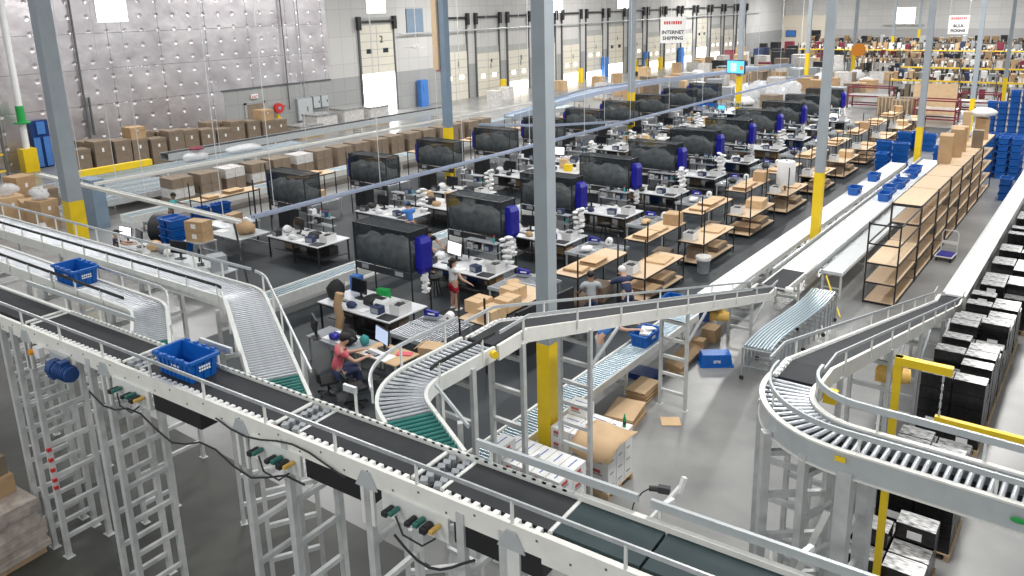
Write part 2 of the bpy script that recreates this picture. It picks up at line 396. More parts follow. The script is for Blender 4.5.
def mp(s, t=0.0, z=0.0): return MO + U*s + N*t + V((0, 0, z))
FAR = (mp(0, 0.41), N); FAR_PAN = (mp(0, 0.70), N); FAR_G = (mp(0, 0.54), N)
# main sorting conveyor
mainc = thing('belt_conveyor', 'long raised dark belt conveyor crossing the foreground with a blue tote on it', 'conveyor', (MO.x, MO.y, 0))
W2 = 0.285
mpath = lat([mp(-4.5), mp(0), mp(6), mp(10.35)]); mpath2 = lat([mp(10.35), mp(12), mp(17.5)])
MB().sweep(mpath, 0.31, 0.37, -0.22, 0.03).build('side_frame', 'frame_white', mainc)
MB().sweep(mpath, -0.42, -0.37, -0.24, 0.015).build('side_frame', 'frame_bright', mainc)
MB().sweep(mpath2, 0.30, 0.365, -0.22, 0.06).build('side_frame', 'frame_bright', mainc)
MB().sweep(mpath2, -0.42, -0.35, -0.30, 0.015).build('side_frame', 'frame_bright', mainc)
MB().sweep(lat([mp(-4.5), mp(17.5)]), -0.37, 0.31, -0.2, -0.16).build('bed_pan', 'frame_grey', mainc)
cuts = [(-4.5, -0.16), (0.12, 2.82), (3.36, 6.28), (6.78, 8.56), (9.04, 10.35), (10.40, 11.33), (11.36, 17.5)]
for i, (a, b) in enumerate(cuts):
    MB().sweep(lat([mp(a), mp(b)]), -W2, 0.30, -0.05, 0.0).build('belt', 'belt_dark' if i < 5 else 'belt_green', mainc)
strip = MB().cyl((0, -0.30, 0), (0, 0.31, 0), 0.028, 8).mesh('cross_roller'); strip.materials.append(M['frame_white'])
for s in (-0.12, 0.06, 2.86, 3.32, 6.31, 6.75, 8.59, 9.01, 10.375):
    place('cross_roller', strip, mainc, loc=mp(s, 0, -0.015), rz=0.0505)
wheel = cached(('wheel_block',), lambda: MB().cbox((0, 0, 0), (0.085, 0.10, 0.07), 0.5), 'grey_plastic')
for a, b in ((2.86, 3.32), (6.31, 6.75), (8.59, 9.01)):
    fr = MB()
    for k in range(3): fr.sweep(lat([mp(a+0.08+k*0.13), mp(a+0.11+k*0.13)]), -0.29, 0.30, -0.09, -0.05)
    fr.build('transfer_bed', 'black_plastic', mainc)
    for i in range(2):
        for j in range(6): place('transfer_wheel', wheel, mainc, loc=mp(a+0.13+i*0.2, -0.25+j*0.1, -0.035), rz=0.05)
for a, b in ((0.18, 2.84), (3.4, 6.27), (6.82, 8.56), (9.08, 10.3)):
    q = MB().comb(lat([mp(a), mp(b)]), 0.1285, 0.5, -0.37, -0.30, -0.05, -0.03, 0.014).build('roller_ends', 'white_paint', mainc); q['label'] = 'row of white roller ends along the near edge'
MB().comb(lat([mp(0.18), mp(10.3)]), 0.1285, 0.55, 0.315, 0.355, 0.0, 0.03, 0.05).build('roller_ends', 'frame_white', mainc)
guard(mainc, lat([mp(-4.5), mp(0), mp(17.5)]), -0.40, 0.27, 'galv', r=0.016, step=1.25, first=0.75)
guard(mainc, lat([mp(8.95), mp(10.98)]), 0.42, 0.18, 'frame_grey', r=0.03, step=1.2, first=0.2)
guard(mainc, lat([mp(11.12), mp(17.5)]), 0.42, 0.18, 'frame_grey', r=0.03, step=1.1, first=0.1)
guard(mainc, lat([mp(-1.5), mp(2.1)]), 0.40, 0.26, 'frame_grey', r=0.025, step=1.1, first=0.3)
guard(mainc, lat([mp(3.75), mp(4.5)]), 0.44, 0.26, 'galv', r=0.03, step=0.9, first=0.4)
guard(mainc, lat([mp(6.8), mp(7.02)]), 0.44, 0.30, 'galv', r=0.03, step=0.4, first=0.2)
# legs of the main conveyor
for s, n in ((-0.85, 9), (-0.42, 9), (0.08, 9), (2.05, 9), (2.5, 9), (5.75, 9), (6.6, 9), (8.0, 9), (9.35, 8), (9.9, 9), (12.6, 8)):
    stand(mainc, mp(s, -0.40).xy, mp(s, 0.36).xy, ZB-0.1, n, pw=0.10)
for s in (0.08, 2.5, 5.75, 8.0, 10.0):
    g = mp(s, -0.425); MB()._q([g+U*-0.17+V((0,0,-0.27)), g+U*0.17+V((0,0,-0.27)), g+U*0.06+V((0,0,-0.06)), g-U*0.06+V((0,0,-0.06)),
        g+U*-0.17+N*-0.02+V((0,0,-0.27)), g+U*0.17+N*-0.02+V((0,0,-0.27)), g+U*0.06+N*-0.02+V((0,0,-0.06)), g-U*0.06+N*-0.02+V((0,0,-0.06))],
        [(0,1,2,3),(7,6,5,4),(0,4,5,1),(1,5,6,2),(2,6,7,3),(3,7,4,0)]).build('gusset_plate', 'frame_grey', mainc)
    MB().bar(g+V((0,0,-0.27)), g+V((0,0,-0.75)), 0.20, 0.03, up=N).build('leg_bracket', 'frame_white', mainc)
bt_ = MB()
for k in range(46):
    c = mp(-3.0+k*0.38, -0.423, -0.06 if k % 2 else -0.17); bt_.cbox(c, (0.022, 0.006, 0.022), 0.05)
bt_.build('bolt_row', 'door_frame_dark', mainc)
# valve panels, motors and cables along the near side
for z in (2.2, 2.0, 1.8, 1.6, 1.45): MB().cbox(mp(0.13, -0.42, z-ZB), (0.06, 0.07, 0.06)).build('red_clip', 'red', mainc)
def valve_panel(s):
    p = MB().sweep(lat([mp(s, -0.43), mp(s+0.95, -0.43)]), -0.02, 0.02, -0.52, -0.22).build('valve_panel', 'frame_white', mainc)
    for k, (ds, m_, sz) in enumerate(((0.17, 'black_plastic', 0.07), (0.26, 'valve_teal', 0.05), (0.5, 'black_plastic', 0.06), (0.62, 'valve_teal', 0.06), (0.72, 'black_plastic', 0.08), (0.84, 'motor_yellow', 0.05))):
        c = mp(s+ds, -0.47, -0.36+0.03*(k % 2)); MB().cyl(c, c-N*0.10, sz*0.62, 8).cbox(c-N*0.12, (sz, 0.05, sz*0.8), 0.05).build('air_valve', m_, p)
    MB().tube([mp(s+0.3, -0.56, -0.36), mp(s+0.45, -0.62, -0.5), mp(s+0.7, -0.6, -0.55), mp(s+0.86, -0.56, -0.42)], 0.012, 5).build('air_hose', 'dark_rubber', p)
    MB().sweep(lat([mp(s+1.0, -0.38), mp(s+2.1, -0.38)]), -0.03, 0.25, -0.5, -0.24).build('dark_drip_pan', 'black_steel', mainc)
for s in (2.75, 5.95, 8.25): valve_panel(s)
def motor(root, c, d, m, r=0.13, L=0.42):
    c = V(c); d = V(d).normalized(); b = MB().cyl(c, c+d*L, r, 14)
    for k in range(5): b.cyl(c+d*(0.08+k*0.06), c+d*(0.10+k*0.06), r*1.08, 14)
    b.cyl(c+d*L, c+d*(L+0.06), r*0.92, 14)
    p = b.build('motor', m, root); MB().cbox(c+d*0.2+V((0,0,r*1.05)), (0.14, 0.14, 0.09)).build('junction_box', m, p)
    MB().cyl(c-d*0.14, c, r*1.15, 10).cbox(c-d*0.08-V((0,0,0.02)), (0.2, 0.2, 0.26)).build('gearbox', m, p); return p
motor(mainc, mp(1.35, -0.56, -0.40), U, 'motor_blue', 0.13, 0.36)
MB().sweep(lat([mp(1.0, -0.43), mp(1.5, -0.43)]), -0.06, 0.02, -0.5, -0.2).build('motor_mount', 'frame_grey', mainc)
MB().cbox(mp(0.55, -0.46, -0.33), (0.2, 0.09, 0.17), 0.05).build('switch_box', 'white_paint', mainc)
MB().cyl(mp(0.42, -0.5, -0.34), mp(0.42, -0.56, -0.34), 0.05, 10).build('isolator_knob', 'orange', mainc)
hose = [mp(2.1+0.35*i, -0.5, -0.62-0.12*math.sin(i*1.3)-0.03*i*(1-i/14)) for i in range(15)]
MB().tube(hose, 0.014, 5).build('cable', 'dark_rubber', mainc)
MB().tube([mp(5.3+0.3*i, -0.47, -0.16-0.09*math.sin(i*0.9)) for i in range(9)], 0.012, 5).build('cable', 'dark_rubber', mainc)
MB().tube([mp(8.5+0.16*i, -0.55, -0.62-0.22*math.sin(i*0.55)) for i in range(8)], 0.016, 5).build('cable', 'dark_rubber', mainc)
# light barrier on its white arm at the right end
pe = MB().bar(mp(11.12, 0.40, 0.0), mp(11.30, 0.72, 0.26), 0.035).bar(mp(11.30, 0.70, 0.2), mp(11.33, 0.75, 0.36), 0.045).build('sensor_arm', 'white_paint', mainc)
MB().cbox(mp(11.16, 0.64, 0.22), (0.12, 0.06, 0.07), 0.3).cyl(mp(11.11, 0.62, 0.22), mp(11.02, 0.58, 0.22), 0.03, 8).build('camera_sensor', 'black_plastic', pe)
MB().tube([mp(11.05, 0.58, 0.24), mp(10.98, 0.5, 0.2), mp(10.93, 0.42, 0.1), mp(10.93, 0.37, 0.02)], 0.007, 5).build('cable', 'dark_rubber', pe)
for s in (9.6, 11.2, 12.55, 13.4): MB().bar(mp(s, 0.42, 0.14), mp(s+0.08, 0.60, 0.17), 0.05).build('reflector_bracket', 'white_paint', mainc)

def merge_conveyor(label, pts, w, green0, guards, legs, sp=0.096, r=0.022):
    root = thing('roller_conveyor', label, 'conveyor', (pts[-1].x, pts[-1].y, 0), 0, 'raised roller conveyors')
    path = lat(pts); side_rails(root, path, w, 0.2, 'frame_white', FAR)
    hd = (pts[-1]-pts[-2]).normalized()
    rollers(root, path, w, sp, r, 'roller_zinc', FAR, (green0, hd))
    pan = clipped(path, FAR_PAN); MB().sweep(pan, -w/2, w/2, -0.19, -0.15).build('bed_pan', 'black_plastic', root)
    for off, h, m_, a, b in guards:
        seg = path[a:b] if b else path[a:]
        guard(root, seg, off, h, m_, FAR_G, r=0.017)
    for pn, pf, n in legs: stand(root, pn, pf, ZB-0.12, n)
    return root, path
hdg = -28.5; hx = V((math.cos(math.radians(hdg)), math.sin(math.radians(hdg)), 0))
# middle conveyor
w = 0.50
a2 = [V((-26, 6.42, ZB)), V((-20, 6.50, ZB)), V((-16, 6.58, ZB)), V((-13.55, 6.63, ZB))] + arc(-13.55, 5.53, 1.10, 90, 61.5, 7, ZB)[1:]
a2 += [a2[-1]+hx*k for k in (0.6, 1.2, 3.0)]
mid, midp = merge_conveyor('middle raised roller conveyor carrying the smaller blue tote, merging onto the dark belt', a2, w, V((-11.75, 5.9, ZB)),
    ((-0.32, 0.22, 'dark_rubber', 0, 5), (0.32, 0.25, 'galv', 2, None)), (((-14.0, 6.30), (-14.0, 6.95), 9), ((-16.6, 6.25), (-16.6, 6.9), 9), ((-19.0, 6.2), (-19.0, 6.85), 9)))
# upper conveyor
a3 = [V((-32, 7.35, ZB)), V((-24, 7.63, ZB)), V((-18, 7.83, ZB)), V((-12.75, 7.99, ZB))] + arc(-12.72, 6.79, 1.2, 89, 61.5, 7, ZB)[1:]
a3 += [a3[-1]+hx*k for k in (1.0, 2.0, 3.0, 5.6)]
upc, upp = merge_conveyor('upper raised roller conveyor turning down to the dark belt beside the man in pink', a3, 0.62, V((-8.98, 6.25, ZB)),
    ((-0.36, 0.22, 'dark_rubber', 0, 7), (0.42, 0.3, 'frame_grey', 0, 4), (0.40, 0.3, 'galv', 4, None), (-0.40, 0.2, 'frame_white', 10, None)),
    (((-12.4, 7.4), (-12.0, 8.2), 9), ((-15.2, 7.5), (-15.2, 8.3), 9), ((-18.6, 7.45), (-18.6, 8.25), 9), ((-9.9, 6.3), (-9.5, 7.0), 9), ((-22.5, 7.3), (-22.5, 8.1), 9)))
# S-shaped merge coming off the long incline
w = 0.60
a4 = [V((-7.43, 8.70, ZB)), V((-7.43, 8.1, ZB)), V((-7.43, 7.5, ZB))] + arc(-6.33, 7.5, 1.10, 180, 241.5, 9, ZB)[1:]
a4 += [a4[-1]+hx*k for k in (0.6, 1.2, 2.8)]
sme, smp = merge_conveyor('curved raised roller conveyor between the long incline and the dark belt', a4, w, V((-6.70, 6.42, ZB)),
    ((0.34, 0.24, 'dark_rubber', 0, 6), (-0.40, 0.32, 'galv', 0, None), (0.42, 0.26, 'frame_grey', 11, None)),
    (((-7.08, 8.15), (-7.78, 8.15), 9), ((-6.2, 6.85), (-6.75, 6.3), 9)), 0.098, 0.027)
MB().cyl((-7.02, 8.55, ZB-0.02), (-6.94, 8.52, ZB-0.02), 0.06, 10).build('beacon', 'safety_yellow', sme)
# inclined belts
def incline(label, top, bot, w, legs, grp=None, lm='frame_grey', fm='frame_bright', flat=0.8):
    t, b = V(top), V(bot); d = (b-t); d.normalize()
    root = thing('incline_conveyor', label, 'conveyor', (b.x, b.y, 0))
    hd = V((d.x, d.y, 0)).normalized()
    pts = [t-hd*flat, t, b, b+hd*0.6]
    path = lat([pts[3], pts[2], pts[1], pts[0]])
    MB().sweep(path, -w/2, w/2, -0.05, 0.0).build('belt', 'belt_dark', root)
    side_rails(root, path, w, 0.23, fm, None, 0.015)
    for s in (1, -1): guard(root, path, s*(w/2+0.07), 0.24, 'frame_grey', None, r=0.017, step=1.75)
    MB().comb(path, 0.13, 0.5, -w/2, -w/2+0.05, 0.0, 0.005, 0.045).build('roller_ends', 'white_paint', root)
    for (y, n, br) in legs:
        k = (y-t.y)/(b.y-t.y); x = t.x+(b.x-t.x)*k; z = t.z+(b.z-t.z)*min(1, max(0, k)) - 0.18
        stand(root, (x+w/2+0.05, y), (x-w/2-0.05, y), z, n, brace=False)
        if br: MB().bar((x+w/2+0.06, y, z-0.75), (x+w/2+0.06, y+1.0, z-0.30), 0.05).build('knee_brace', lm, root)
    return root
inb = incline('long inclined belt rising from the white conveyor past the yellow column foot', (-7.43, 9.55, ZB), (-8.02, 22.6, 0.95), 0.56,
    ((9.4, 9, 0), (11.58, 8, 1), (16.2, 5, 1), (20.9, 3, 1)))
motor(inb, (-7.75, 18.5, 1.62), (1, 0.3, 0), 'motor_yellow', 0.13, 0.34)
MB().cyl((-8.05, 18.4, 1.62), (-7.8, 18.45, 1.62), 0.2, 12).build('motor_cover', 'motor_blue', inb)
inc = incline('short inclined belt rising from the long white conveyor on the right', (-3.05, 10.75, ZB), (-3.28, 24.6, 0.95), 0.57, flat=0.6, legs=((11.2, 8, 0), (14.9, 6, 1), (18.2, 5, 1), (21.5, 3, 1)))
motor(inc, (-2.88, 15.2, 2.62), (1, 0.25, 0), 'motor_yellow', 0.15, 0.34)
# right-hand curve
rc = thing('roller_conveyor', 'raised roller conveyor bending round to the right edge with spaced grey rollers', 'conveyor', (-2.0, 9.0, 0), 0, 'raised roller conveyors')
a5 = [V((-3.05, 10.12, ZB)), V((-3.05, 10.0, ZB))] + arc(-2.0, 10.0, 1.05, 180, 268, 12, ZB)[1:] + [V((-1.0, 8.94, ZB)), V((0.6, 8.90, ZB)), V((2.6, 8.86, ZB))]
rpath = lat(a5); w = 0.56
side_rails(rc, rpath, w, 0.26, 'frame_grey', None, 0.02)
for s in (1, -1):
    MB().sweep(offs(rpath, s*(w/2+0.03)), -0.035, 0.035, 0.02, 0.045).build('frame_cap', 'frame_bright', rc); MB().sweep(offs(rpath, s*(w/2+0.04)), -0.03, 0.035, -0.28, -0.26).build('frame_flange', 'frame_bright', rc)
rollers(rc, rpath, w, 0.105, 0.032, 'roller_zinc')
MB().sweep(rpath, -w/2, w/2, -0.24, -0.20).build('bed_pan', 'black_plastic', rc)
guard(rc, rpath, w/2+0.08, 0.30, 'frame_grey', None, r=0.028, step=1.1)
guard(rc, rpath, -(w/2-0.06), 0.22, 'frame_grey', None, r=0.022, step=1.35, first=0.9)
stand(rc, (-3.0, 8.98), (-2.35, 9.5), ZB-0.2, 9, pw=0.13); stand(rc, (-3.38, 9.9), (-2.72, 9.9), ZB-0.27, 9, pw=0.13); stand(rc, (-1.95, 8.64), (-1.85, 9.28), ZB-0.2, 9, pw=0.17); stand(rc, (-2.45, 8.72), (-2.2, 9.35), ZB-0.2, 9, pw=0.1)
stand(rc, (1.6, 8.6), (1.6, 9.2), ZB-0.2, 9, pw=0.13)
MB().bar((-2.1, 8.55, 3.75), (-2.55, 8.45, 2.2), 0.035, 0.07).build('perforated_brace', 'frame_white', rc)
for c in ((-2.02, 8.60, ZB-0.06), (-2.9, 9.05, ZB-0.06)): MB().cbox(c, (0.12, 0.02, 0.06)).build('warning_label', 'safety_yellow', rc)
MB().blob((-0.28, 8.56, ZB-0.12), (0.075, 0.008, 0.035), 14, 6).build('maker_badge', 'green', rc)
MB().cbox((-2.62, 10.35, ZB-0.2), (0.16, 0.16, 0.16)).build('beacon', 'safety_yellow', rc)
# ---------------------------------------------------------------- totes
def tote_body():
    b = MB(); L, W, H = 0.86, 0.48, 0.34; t = 0.012
    l0, w0 = L/2-0.055, W/2-0.045; l1, w1 = L/2-0.015, W/2-0.015
    lo = [(-l0,-w0),(l0,-w0),(l0,w0),(-l0,w0)]; hi = [(-l1,-w1),(l1,-w1),(l1,w1),(-l1,w1)]
    vs = [(x,y,0) for x,y in lo]+[(x,y,H) for x,y in hi]+[(x*(1-t/l1),y*(1-t/w1),H) for x,y in hi]+[(x*(1-t/l0),y*(1-t/w0),t) for x,y in lo]
    fs = [(3,2,1,0)]+[(i,(i+1)%4,4+(i+1)%4,4+i) for i in range(4)]+[(4+i,4+(i+1)%4,8+(i+1)%4,8+i) for i in range(4)]+[(8+i,8+(i+1)%4,12+(i+1)%4,12+i) for i in range(4)]+[(12,13,14,15)]
    b._q(vs, fs)
    for k in range(7):
        x = -0.30+k*0.10
        for s in (-1, 1): b.bar((x, s*(w0+0.006), 0.02), (x*1.06, s*(w1+0.002), H-0.05), 0.022, 0.022)
    for k in range(3):
        for s in (-1, 1): b.bar((s*(l0+0.006), -0.12+k*0.12, 0.02), (s*(l1+0.002), -0.12+k*0.13, H-0.05), 0.022, 0.022)
    return b
def tote_rim():
    b = MB(); L, W, H = 0.86, 0.48, 0.34
    for s in (-1, 1):
        b.box(-L/2, s*W/2-0.02, H-0.045, L/2, s*W/2+0.02, H); b.box(s*L/2-0.02, -W/2, H-0.045, s*L/2+0.02, W/2, H)
        for k in range(4): b.box(-0.36+k*0.2, s*(W/2+0.01)-0.02, H-0.01, -0.28+k*0.2, s*(W/2+0.01)+0.02, H+0.025)
    return b
def mark_mb():
    b = MB()
    for r in range(2):
        for k in range(5): b.box(-0.09+k*0.038, -0.002, r*0.045, -0.062+k*0.038, 0.002, r*0.045+0.03)
    return b
TB = tote_body().mesh('body'); TB.materials.append(M['tote_blue']); TR = tote_rim().mesh('rim'); TR.materials.append(M['tote_blue']); TMK = mark_mb().mesh('printed_mark'); TMK.materials.append(M['paper'])
def tote(label, x, y, z, rz=0.0, flip=False, group='blue totes', marks=True):
    t = thing('storage_tote', label, 'tote', (x, y, z), rz, group)
    L = dict(parent=t, local=True)
    if flip:
        place('body', TB, loc=(0, 0, 0.34), rot=(PI, 0, 0), **L); place('rim', TR, loc=(0, 0, 0.34), rot=(PI, 0, 0), **L)
        if marks: place('printed_mark', TMK, loc=(0.0, -0.226, 0.12), **L)
    else:
        place('body', TB, **L); place('rim', TR, **L)
        if marks:
            place('printed_mark', TMK, loc=(0.418, 0.0, 0.15), rz=PI/2, **L)['label'] = 'white printed mark'; place('printed_mark', TMK, loc=(0.05, -0.223, 0.15), **L)
    return t
c = mp(4.08, -0.02); tote('open blue tote riding the dark main belt in the foreground', c.x, c.y, ZB+0.002, 0.05)
tote('open blue tote on the middle raised roller conveyor', -15.83, 6.57, ZB+0.002, 0.02)
tote('blue tote turned upside down on the concrete floor', -7.87, 19.05, 0.0, 0.62, True)
tote('open blue tote with papers on the low roller conveyor under the incline', -9.3, 17.75, 0.752, PI/2)
for k, (y, l) in enumerate(((38.0, 'nearer blue tote on the left white belt'), (41.4, 'farther blue tote on the left white belt'))): tote(l, -9.32, y, 0.752, PI/2)
for k, (x, y) in enumerate(((-7.72, 36.6), (-7.86, 38.1), (-7.75, 39.4), (-7.85, 40.7), (-7.75, 42.0), (-7.85, 43.3))):
    tote('%s blue tote of the line on the right white belt' % ORD[k], x, y, 0.952, PI/2)
tote('blue tote on the dark floor beside the start of the white belt', -10.75, 22.2, 0.0, PI/2)
# papers poking from two totes
for x, y, z, l in ((-7.85, 40.7, 1.27, 'white papers sticking out of a tote on the right belt'), (-9.3, 17.8, 1.06, 'crumpled white paper on top of the tote on the low rollers')):
    tag(MB().cbox((x, y, z), (0.3, 0.42, 0.05), 0.3, 0.15).cbox((x+0.05, y+0.1, z+0.05), (0.25, 0.3, 0.03), 0.9, -0.2).build('paper_sheets', 'paper'), l, 'paper')
def tote_stack(x, y, n, where, rz=PI/2, pitch=0.30):
    for k in range(n): tote('%s tote up, blue stack %s' % (ORD[k], where), x+R.uniform(-.004,.004), y+R.uniform(-.004,.004), k*0.37, rz, False, 'stacked blue totes', False)
tote_stack(-10.35, 47.5, 3, 'at the far end of the left belt')
tote_stack(-9.75, 49.0, 4, 'left of the fourth column foot', 0)
tote_stack(-10.7, 49.3, 4, 'behind the left white belt', 0)
tote_stack(-7.75, 48.7, 4, 'right of the fourth column foot')
for i, x in enumerate((-5.35, -4.75, -4.15)):
    for j, y in enumerate((48.9, 50.0)): tote_stack(x, y, 6, '%s of three in the %s row past the shelving' % (('left', 'middle', 'right')[i], ('front', 'second')[j]))
for i, x in enumerate((-6.6, -6.0, -5.4, -4.8, -4.2)): tote_stack(x, 58.5, 10 if i > 1 else 8, '%s of five in the tall far row' % ORD[i])
tote_stack(-3.95, 43.6, 3, 'beside the long right belt')
# ---------------------------------------------------------------- white belts and rollers at working height
def low_conveyor(name, label, x0, x1, y0, y1, z, bed, m, fm='frame_white', legs=(), fr=0.05, depth=0.16, sp=0.1):
    t = thing(name, label, 'conveyor', ((x0+x1)/2, y0, 0))
    p = lat([V(((x0+x1)/2, y0, z)), V(((x0+x1)/2, y1, z))]); w = x1-x0
    if bed == 'belt':
        MB().sweep(p, -w/2, w/2, -0.06, 0.0).build('belt', m, t)
    else: rollers(t, p[::-1] if False else p, w, sp, 0.024, m)
    for s in (1, -1): MB().sweep(offs(p, s*(w/2+fr/2)), -fr/2, fr/2, -depth, 0.03).build('side_frame', fm, t)
    MB().sweep(p, -w/2, w/2, -depth, -depth+0.03).build('bed_pan', 'frame_grey', t)
    for y in legs: stand(t, (x1, y), (x0, y), z-depth, 2, 0.25, 'frame_white', 0.07)
    return t
low_conveyor('belt_conveyor', 'left of the two parallel white belts, carrying two blue totes', -9.67, -8.99, 21.9, 46.6, 0.75, 'belt', 'belt_white', legs=(22.2, 26, 30, 34, 38, 42, 46.2))
low_conveyor('roller_conveyor', 'low roller conveyor running under the incline past the yellow column foot', -9.63, -9.0, 9.4, 21.85, 0.75, 'roller', 'roller_blue_grey', legs=(9.8, 13, 16.2, 19.4, 21.6))
cb = low_conveyor('belt_conveyor', 'right of the two parallel white belts, packed with blue totes at its far end', -8.17, -7.45, 23.3, 47.2, 0.95, 'belt', 'belt_white', legs=(24.5, 28, 32, 36, 40, 44, 47))
MB().box(-8.17, 23.3, 0.945, -7.45, 25.1, 0.957).build('dark_belt_section', 'belt_dark', cb)
for s, x in ((0, -8.33), (1, -7.29)): MB().box(x-0.03, 24.6, 0.85, x+0.03, 47.2, 1.08).build('side_guide', 'galv', cb)
MB().cyl((-7.22, 23.25, 0.93), (-7.45, 23.25, 0.93), 0.1, 10).build('end_pulley', 'white_paint', cb)
tb = thing('gravity_table', 'long grey flat-topped transfer table between the white belts and the black shelving', 'table', (-6.85, 26, 0))
MB().box(-7.17, 25.8, 0.84, -6.50, 40, 0.9).build('top', 'frame_grey', tb); MB().box(-7.2, 25.75, 0.80, -6.47, 40.05, 0.845).build('rim', 'galv', tb)
for y in (25.9, 29, 32.5, 36, 39.8):
    for x in (-7.12, -6.55): MB().box(x-0.03, y-0.03, 0, x+0.03, y+0.03, 0.82).build('leg', 'frame_white', tb)
    MB().box(-7.1, y-0.02, 0.3, -6.57, y+0.02, 0.35).build('cross_bar', 'frame_white', tb)
cc = low_conveyor('belt_conveyor', 'long white belt conveyor beside the pallets of black cartons', -3.5, -2.99, 25.6, 62, 0.9, 'belt', 'belt_white', fr=0.06, legs=(26.5, 30, 34, 38, 42, 46, 50, 55, 60))
MB().box(-2.98, 25.3, 0.72, -2.90, 62, 1.0).build('edge_cover', 'frame_bright', cc)
# flexible conveyor
fx = thing('flexible_conveyor', 'flexible expanding conveyor snaking in a gentle S over its scissor legs', 'conveyor', (-6.8, 21.5, 0))
fp = [V((-6.57+0.06*t-0.11*math.sin(t*6.0), 18.6+5.2*t, 0.92+0.05*math.sin(t*6.3+2.6))) for t in [i/16 for i in range(17)]]
fpath = lat(fp)
for k in range(9): MB().sweep(fpath, -0.34+k*0.08, -0.295+k*0.08, -0.03, 0.02).build('wheel_track', 'roller_blue_grey', fx)
for i in range(17):
    p, l = fpath[i]; d = V((l.y, -l.x, 0))
    for s in (1, -1):
        a = p+l*s*0.37; MB().bar(a+V((0,0,-0.05)), V((a.x, a.y, 0.1)), 0.035).bar(V((a.x, a.y, 0.25)), V((a.x, a.y, 0.62))+d*0.28, 0.022).build('scissor_leg', 'grey_plastic', fx)
        if i % 4 == 0: MB().cyl((a.x, a.y-0.02, 0.06), (a.x, a.y+0.02, 0.06), 0.06, 10).build('caster', 'dark_rubber', fx)
    MB().bar(p+l*0.37+V((0,0,-0.55)), p-l*0.37+V((0,0,-0.55)), 0.025).build('cross_bar', 'grey_plastic', fx); MB().cyl(p+l*0.39+V((0,0,-0.06)), p-l*0.39+V((0,0,-0.06)), 0.018, 6).build('axle', 'galv', fx)
tag(MB().bar((-6.95, 25.65, 0.78), (-6.05, 24.2, 0.02), 0.035).build('yellow_pole', 'safety_yellow'), 'thin yellow pole leaning from the transfer table to the floor', 'pole')
# ---------------------------------------------------------------- black shelving with boards
def shelving(y0, y1, levels, bare, label):
    t = thing('shelving_rack', label, 'shelf', (-5.39, y0, 0), 0, 'black shelving racks in the long row')
    x0, x1 = -5.85, -4.93; top = max(levels+bare)+0.03
    for x in (x0, x1):
        for y in (y0+0.03, y1-0.03): MB().box(x-0.022, y-0.022, 0, x+0.022, y+0.022, top).build('post', 'black_steel', t)
    for z in levels+bare:
        for x in (x0, x1): MB().box(x-0.015, y0, z-0.05, x+0.015, y1, z).build('beam', 'black_steel', t)
        for y in (y0+0.03, y1-0.03): MB().box(x0, y-0.015, z-0.05, x1, y+0.015, z).build('end_beam', 'black_steel', t)
        if z in levels: MB().box(x0+0.02, y0+0.02, z-0.005, x1-0.02, y1-0.02, z+0.012).build('shelf_board', 'particle_board', t)
sy = [25.95, 28.95, 31.85, 34.35, 36.9, 39.6, 42.5, 46.3]
for k in range(7):
    lv, br = ([0.08, 0.72, 1.36], [2.0, 2.64]) if k == 0 else ([0.08, 0.72, 1.36, 2.0, 2.66], [])
    shelving(sy[k]+0.01, sy[k+1]-0.01, lv, br, 'nearest black shelving bay with its two top levels left bare' if k == 0 else '%s black shelving bay of the long row counted from the near end' % ORD[k])
def carton(label, x, y, z, sx, sy_, sz, rz=0.0, m='cardboard', group=None, tape=True, name='carton', cat='box', flaps=False):
    t = thing(name, label, cat, (x, y, z), rz, group)
    MB().box(-sx/2, -sy_/2, 0, sx/2, sy_/2, sz).build('body', m, t, True)
    if tape: MB().box(-sx/2-0.002, -0.025, sz*0.7, sx/2+0.002, 0.025, sz+0.002).build('tape', 'cardboard_light' if m != 'cardboard_light' else 'cardboard', t, True)
    if flaps:
        for s in (1, -1): MB().cbox((s*(sx/2+0.06), 0, sz-0.02), (0.16, sy_*0.95, 0.008), 0, 0, s*0.6).build('flap', m, t, True)
    return t
for a in (('tall flat brown carton standing nearest on the shelving top', -5.75, 37.6, 1.15, 0.5, 1.0, 'cardboard'), ('tall brown carton second in line on the shelving top', -5.6, 39.2, 1.2, 0.5, 0.7, 'cardboard'),
          ('tall brown carton third in line on the shelving top', -5.7, 40.6, 1.1, 0.6, 0.6, 'cardboard'), ('small dark brown carton beside the tall ones on the shelving top', -5.15, 41.95, 0.8, 0.45, 0.5, 'cardboard_dark'),
          ('upright narrow carton at the far end of the shelving top', -5.9, 43.6, 1.4, 0.35, 0.4, 'cardboard_light'), ('brown carton under white plastic on the shelving top', -5.35, 44.6, 1.0, 0.6, 0.7, 'cardboard')):
    carton(a[0], a[1], a[2], 2.675, a[4], a[5], a[3], 0.12, a[6], 'cartons on top of the shelving')
tag(MB().blob((-5.4, 44.65, 3.96), (0.55, 0.7, 0.22), 10, 6, 0.4).build('plastic_sheet', 'foam_white'), 'white crumpled plastic sheet lying on a carton above the shelving', 'plastic')
for k, (x, y, z) in enumerate(((-5.3, 30.2, 0.095), (-5.25, 33.0, 0.735), (-5.3, 35.3, 1.375), (-5.3, 38.0, 0.735), (-5.35, 40.9, 1.375))):
    carton('dark open carton on the %s shelf of the %s black bay' % (('lowest', 'second', 'third', 'second', 'third')[k], ORD[(1, 2, 3, 4, 5)[k]]), x, y, z, 0.4, 0.5, 0.3, 0.1, 'cardboard_dark', None, False)
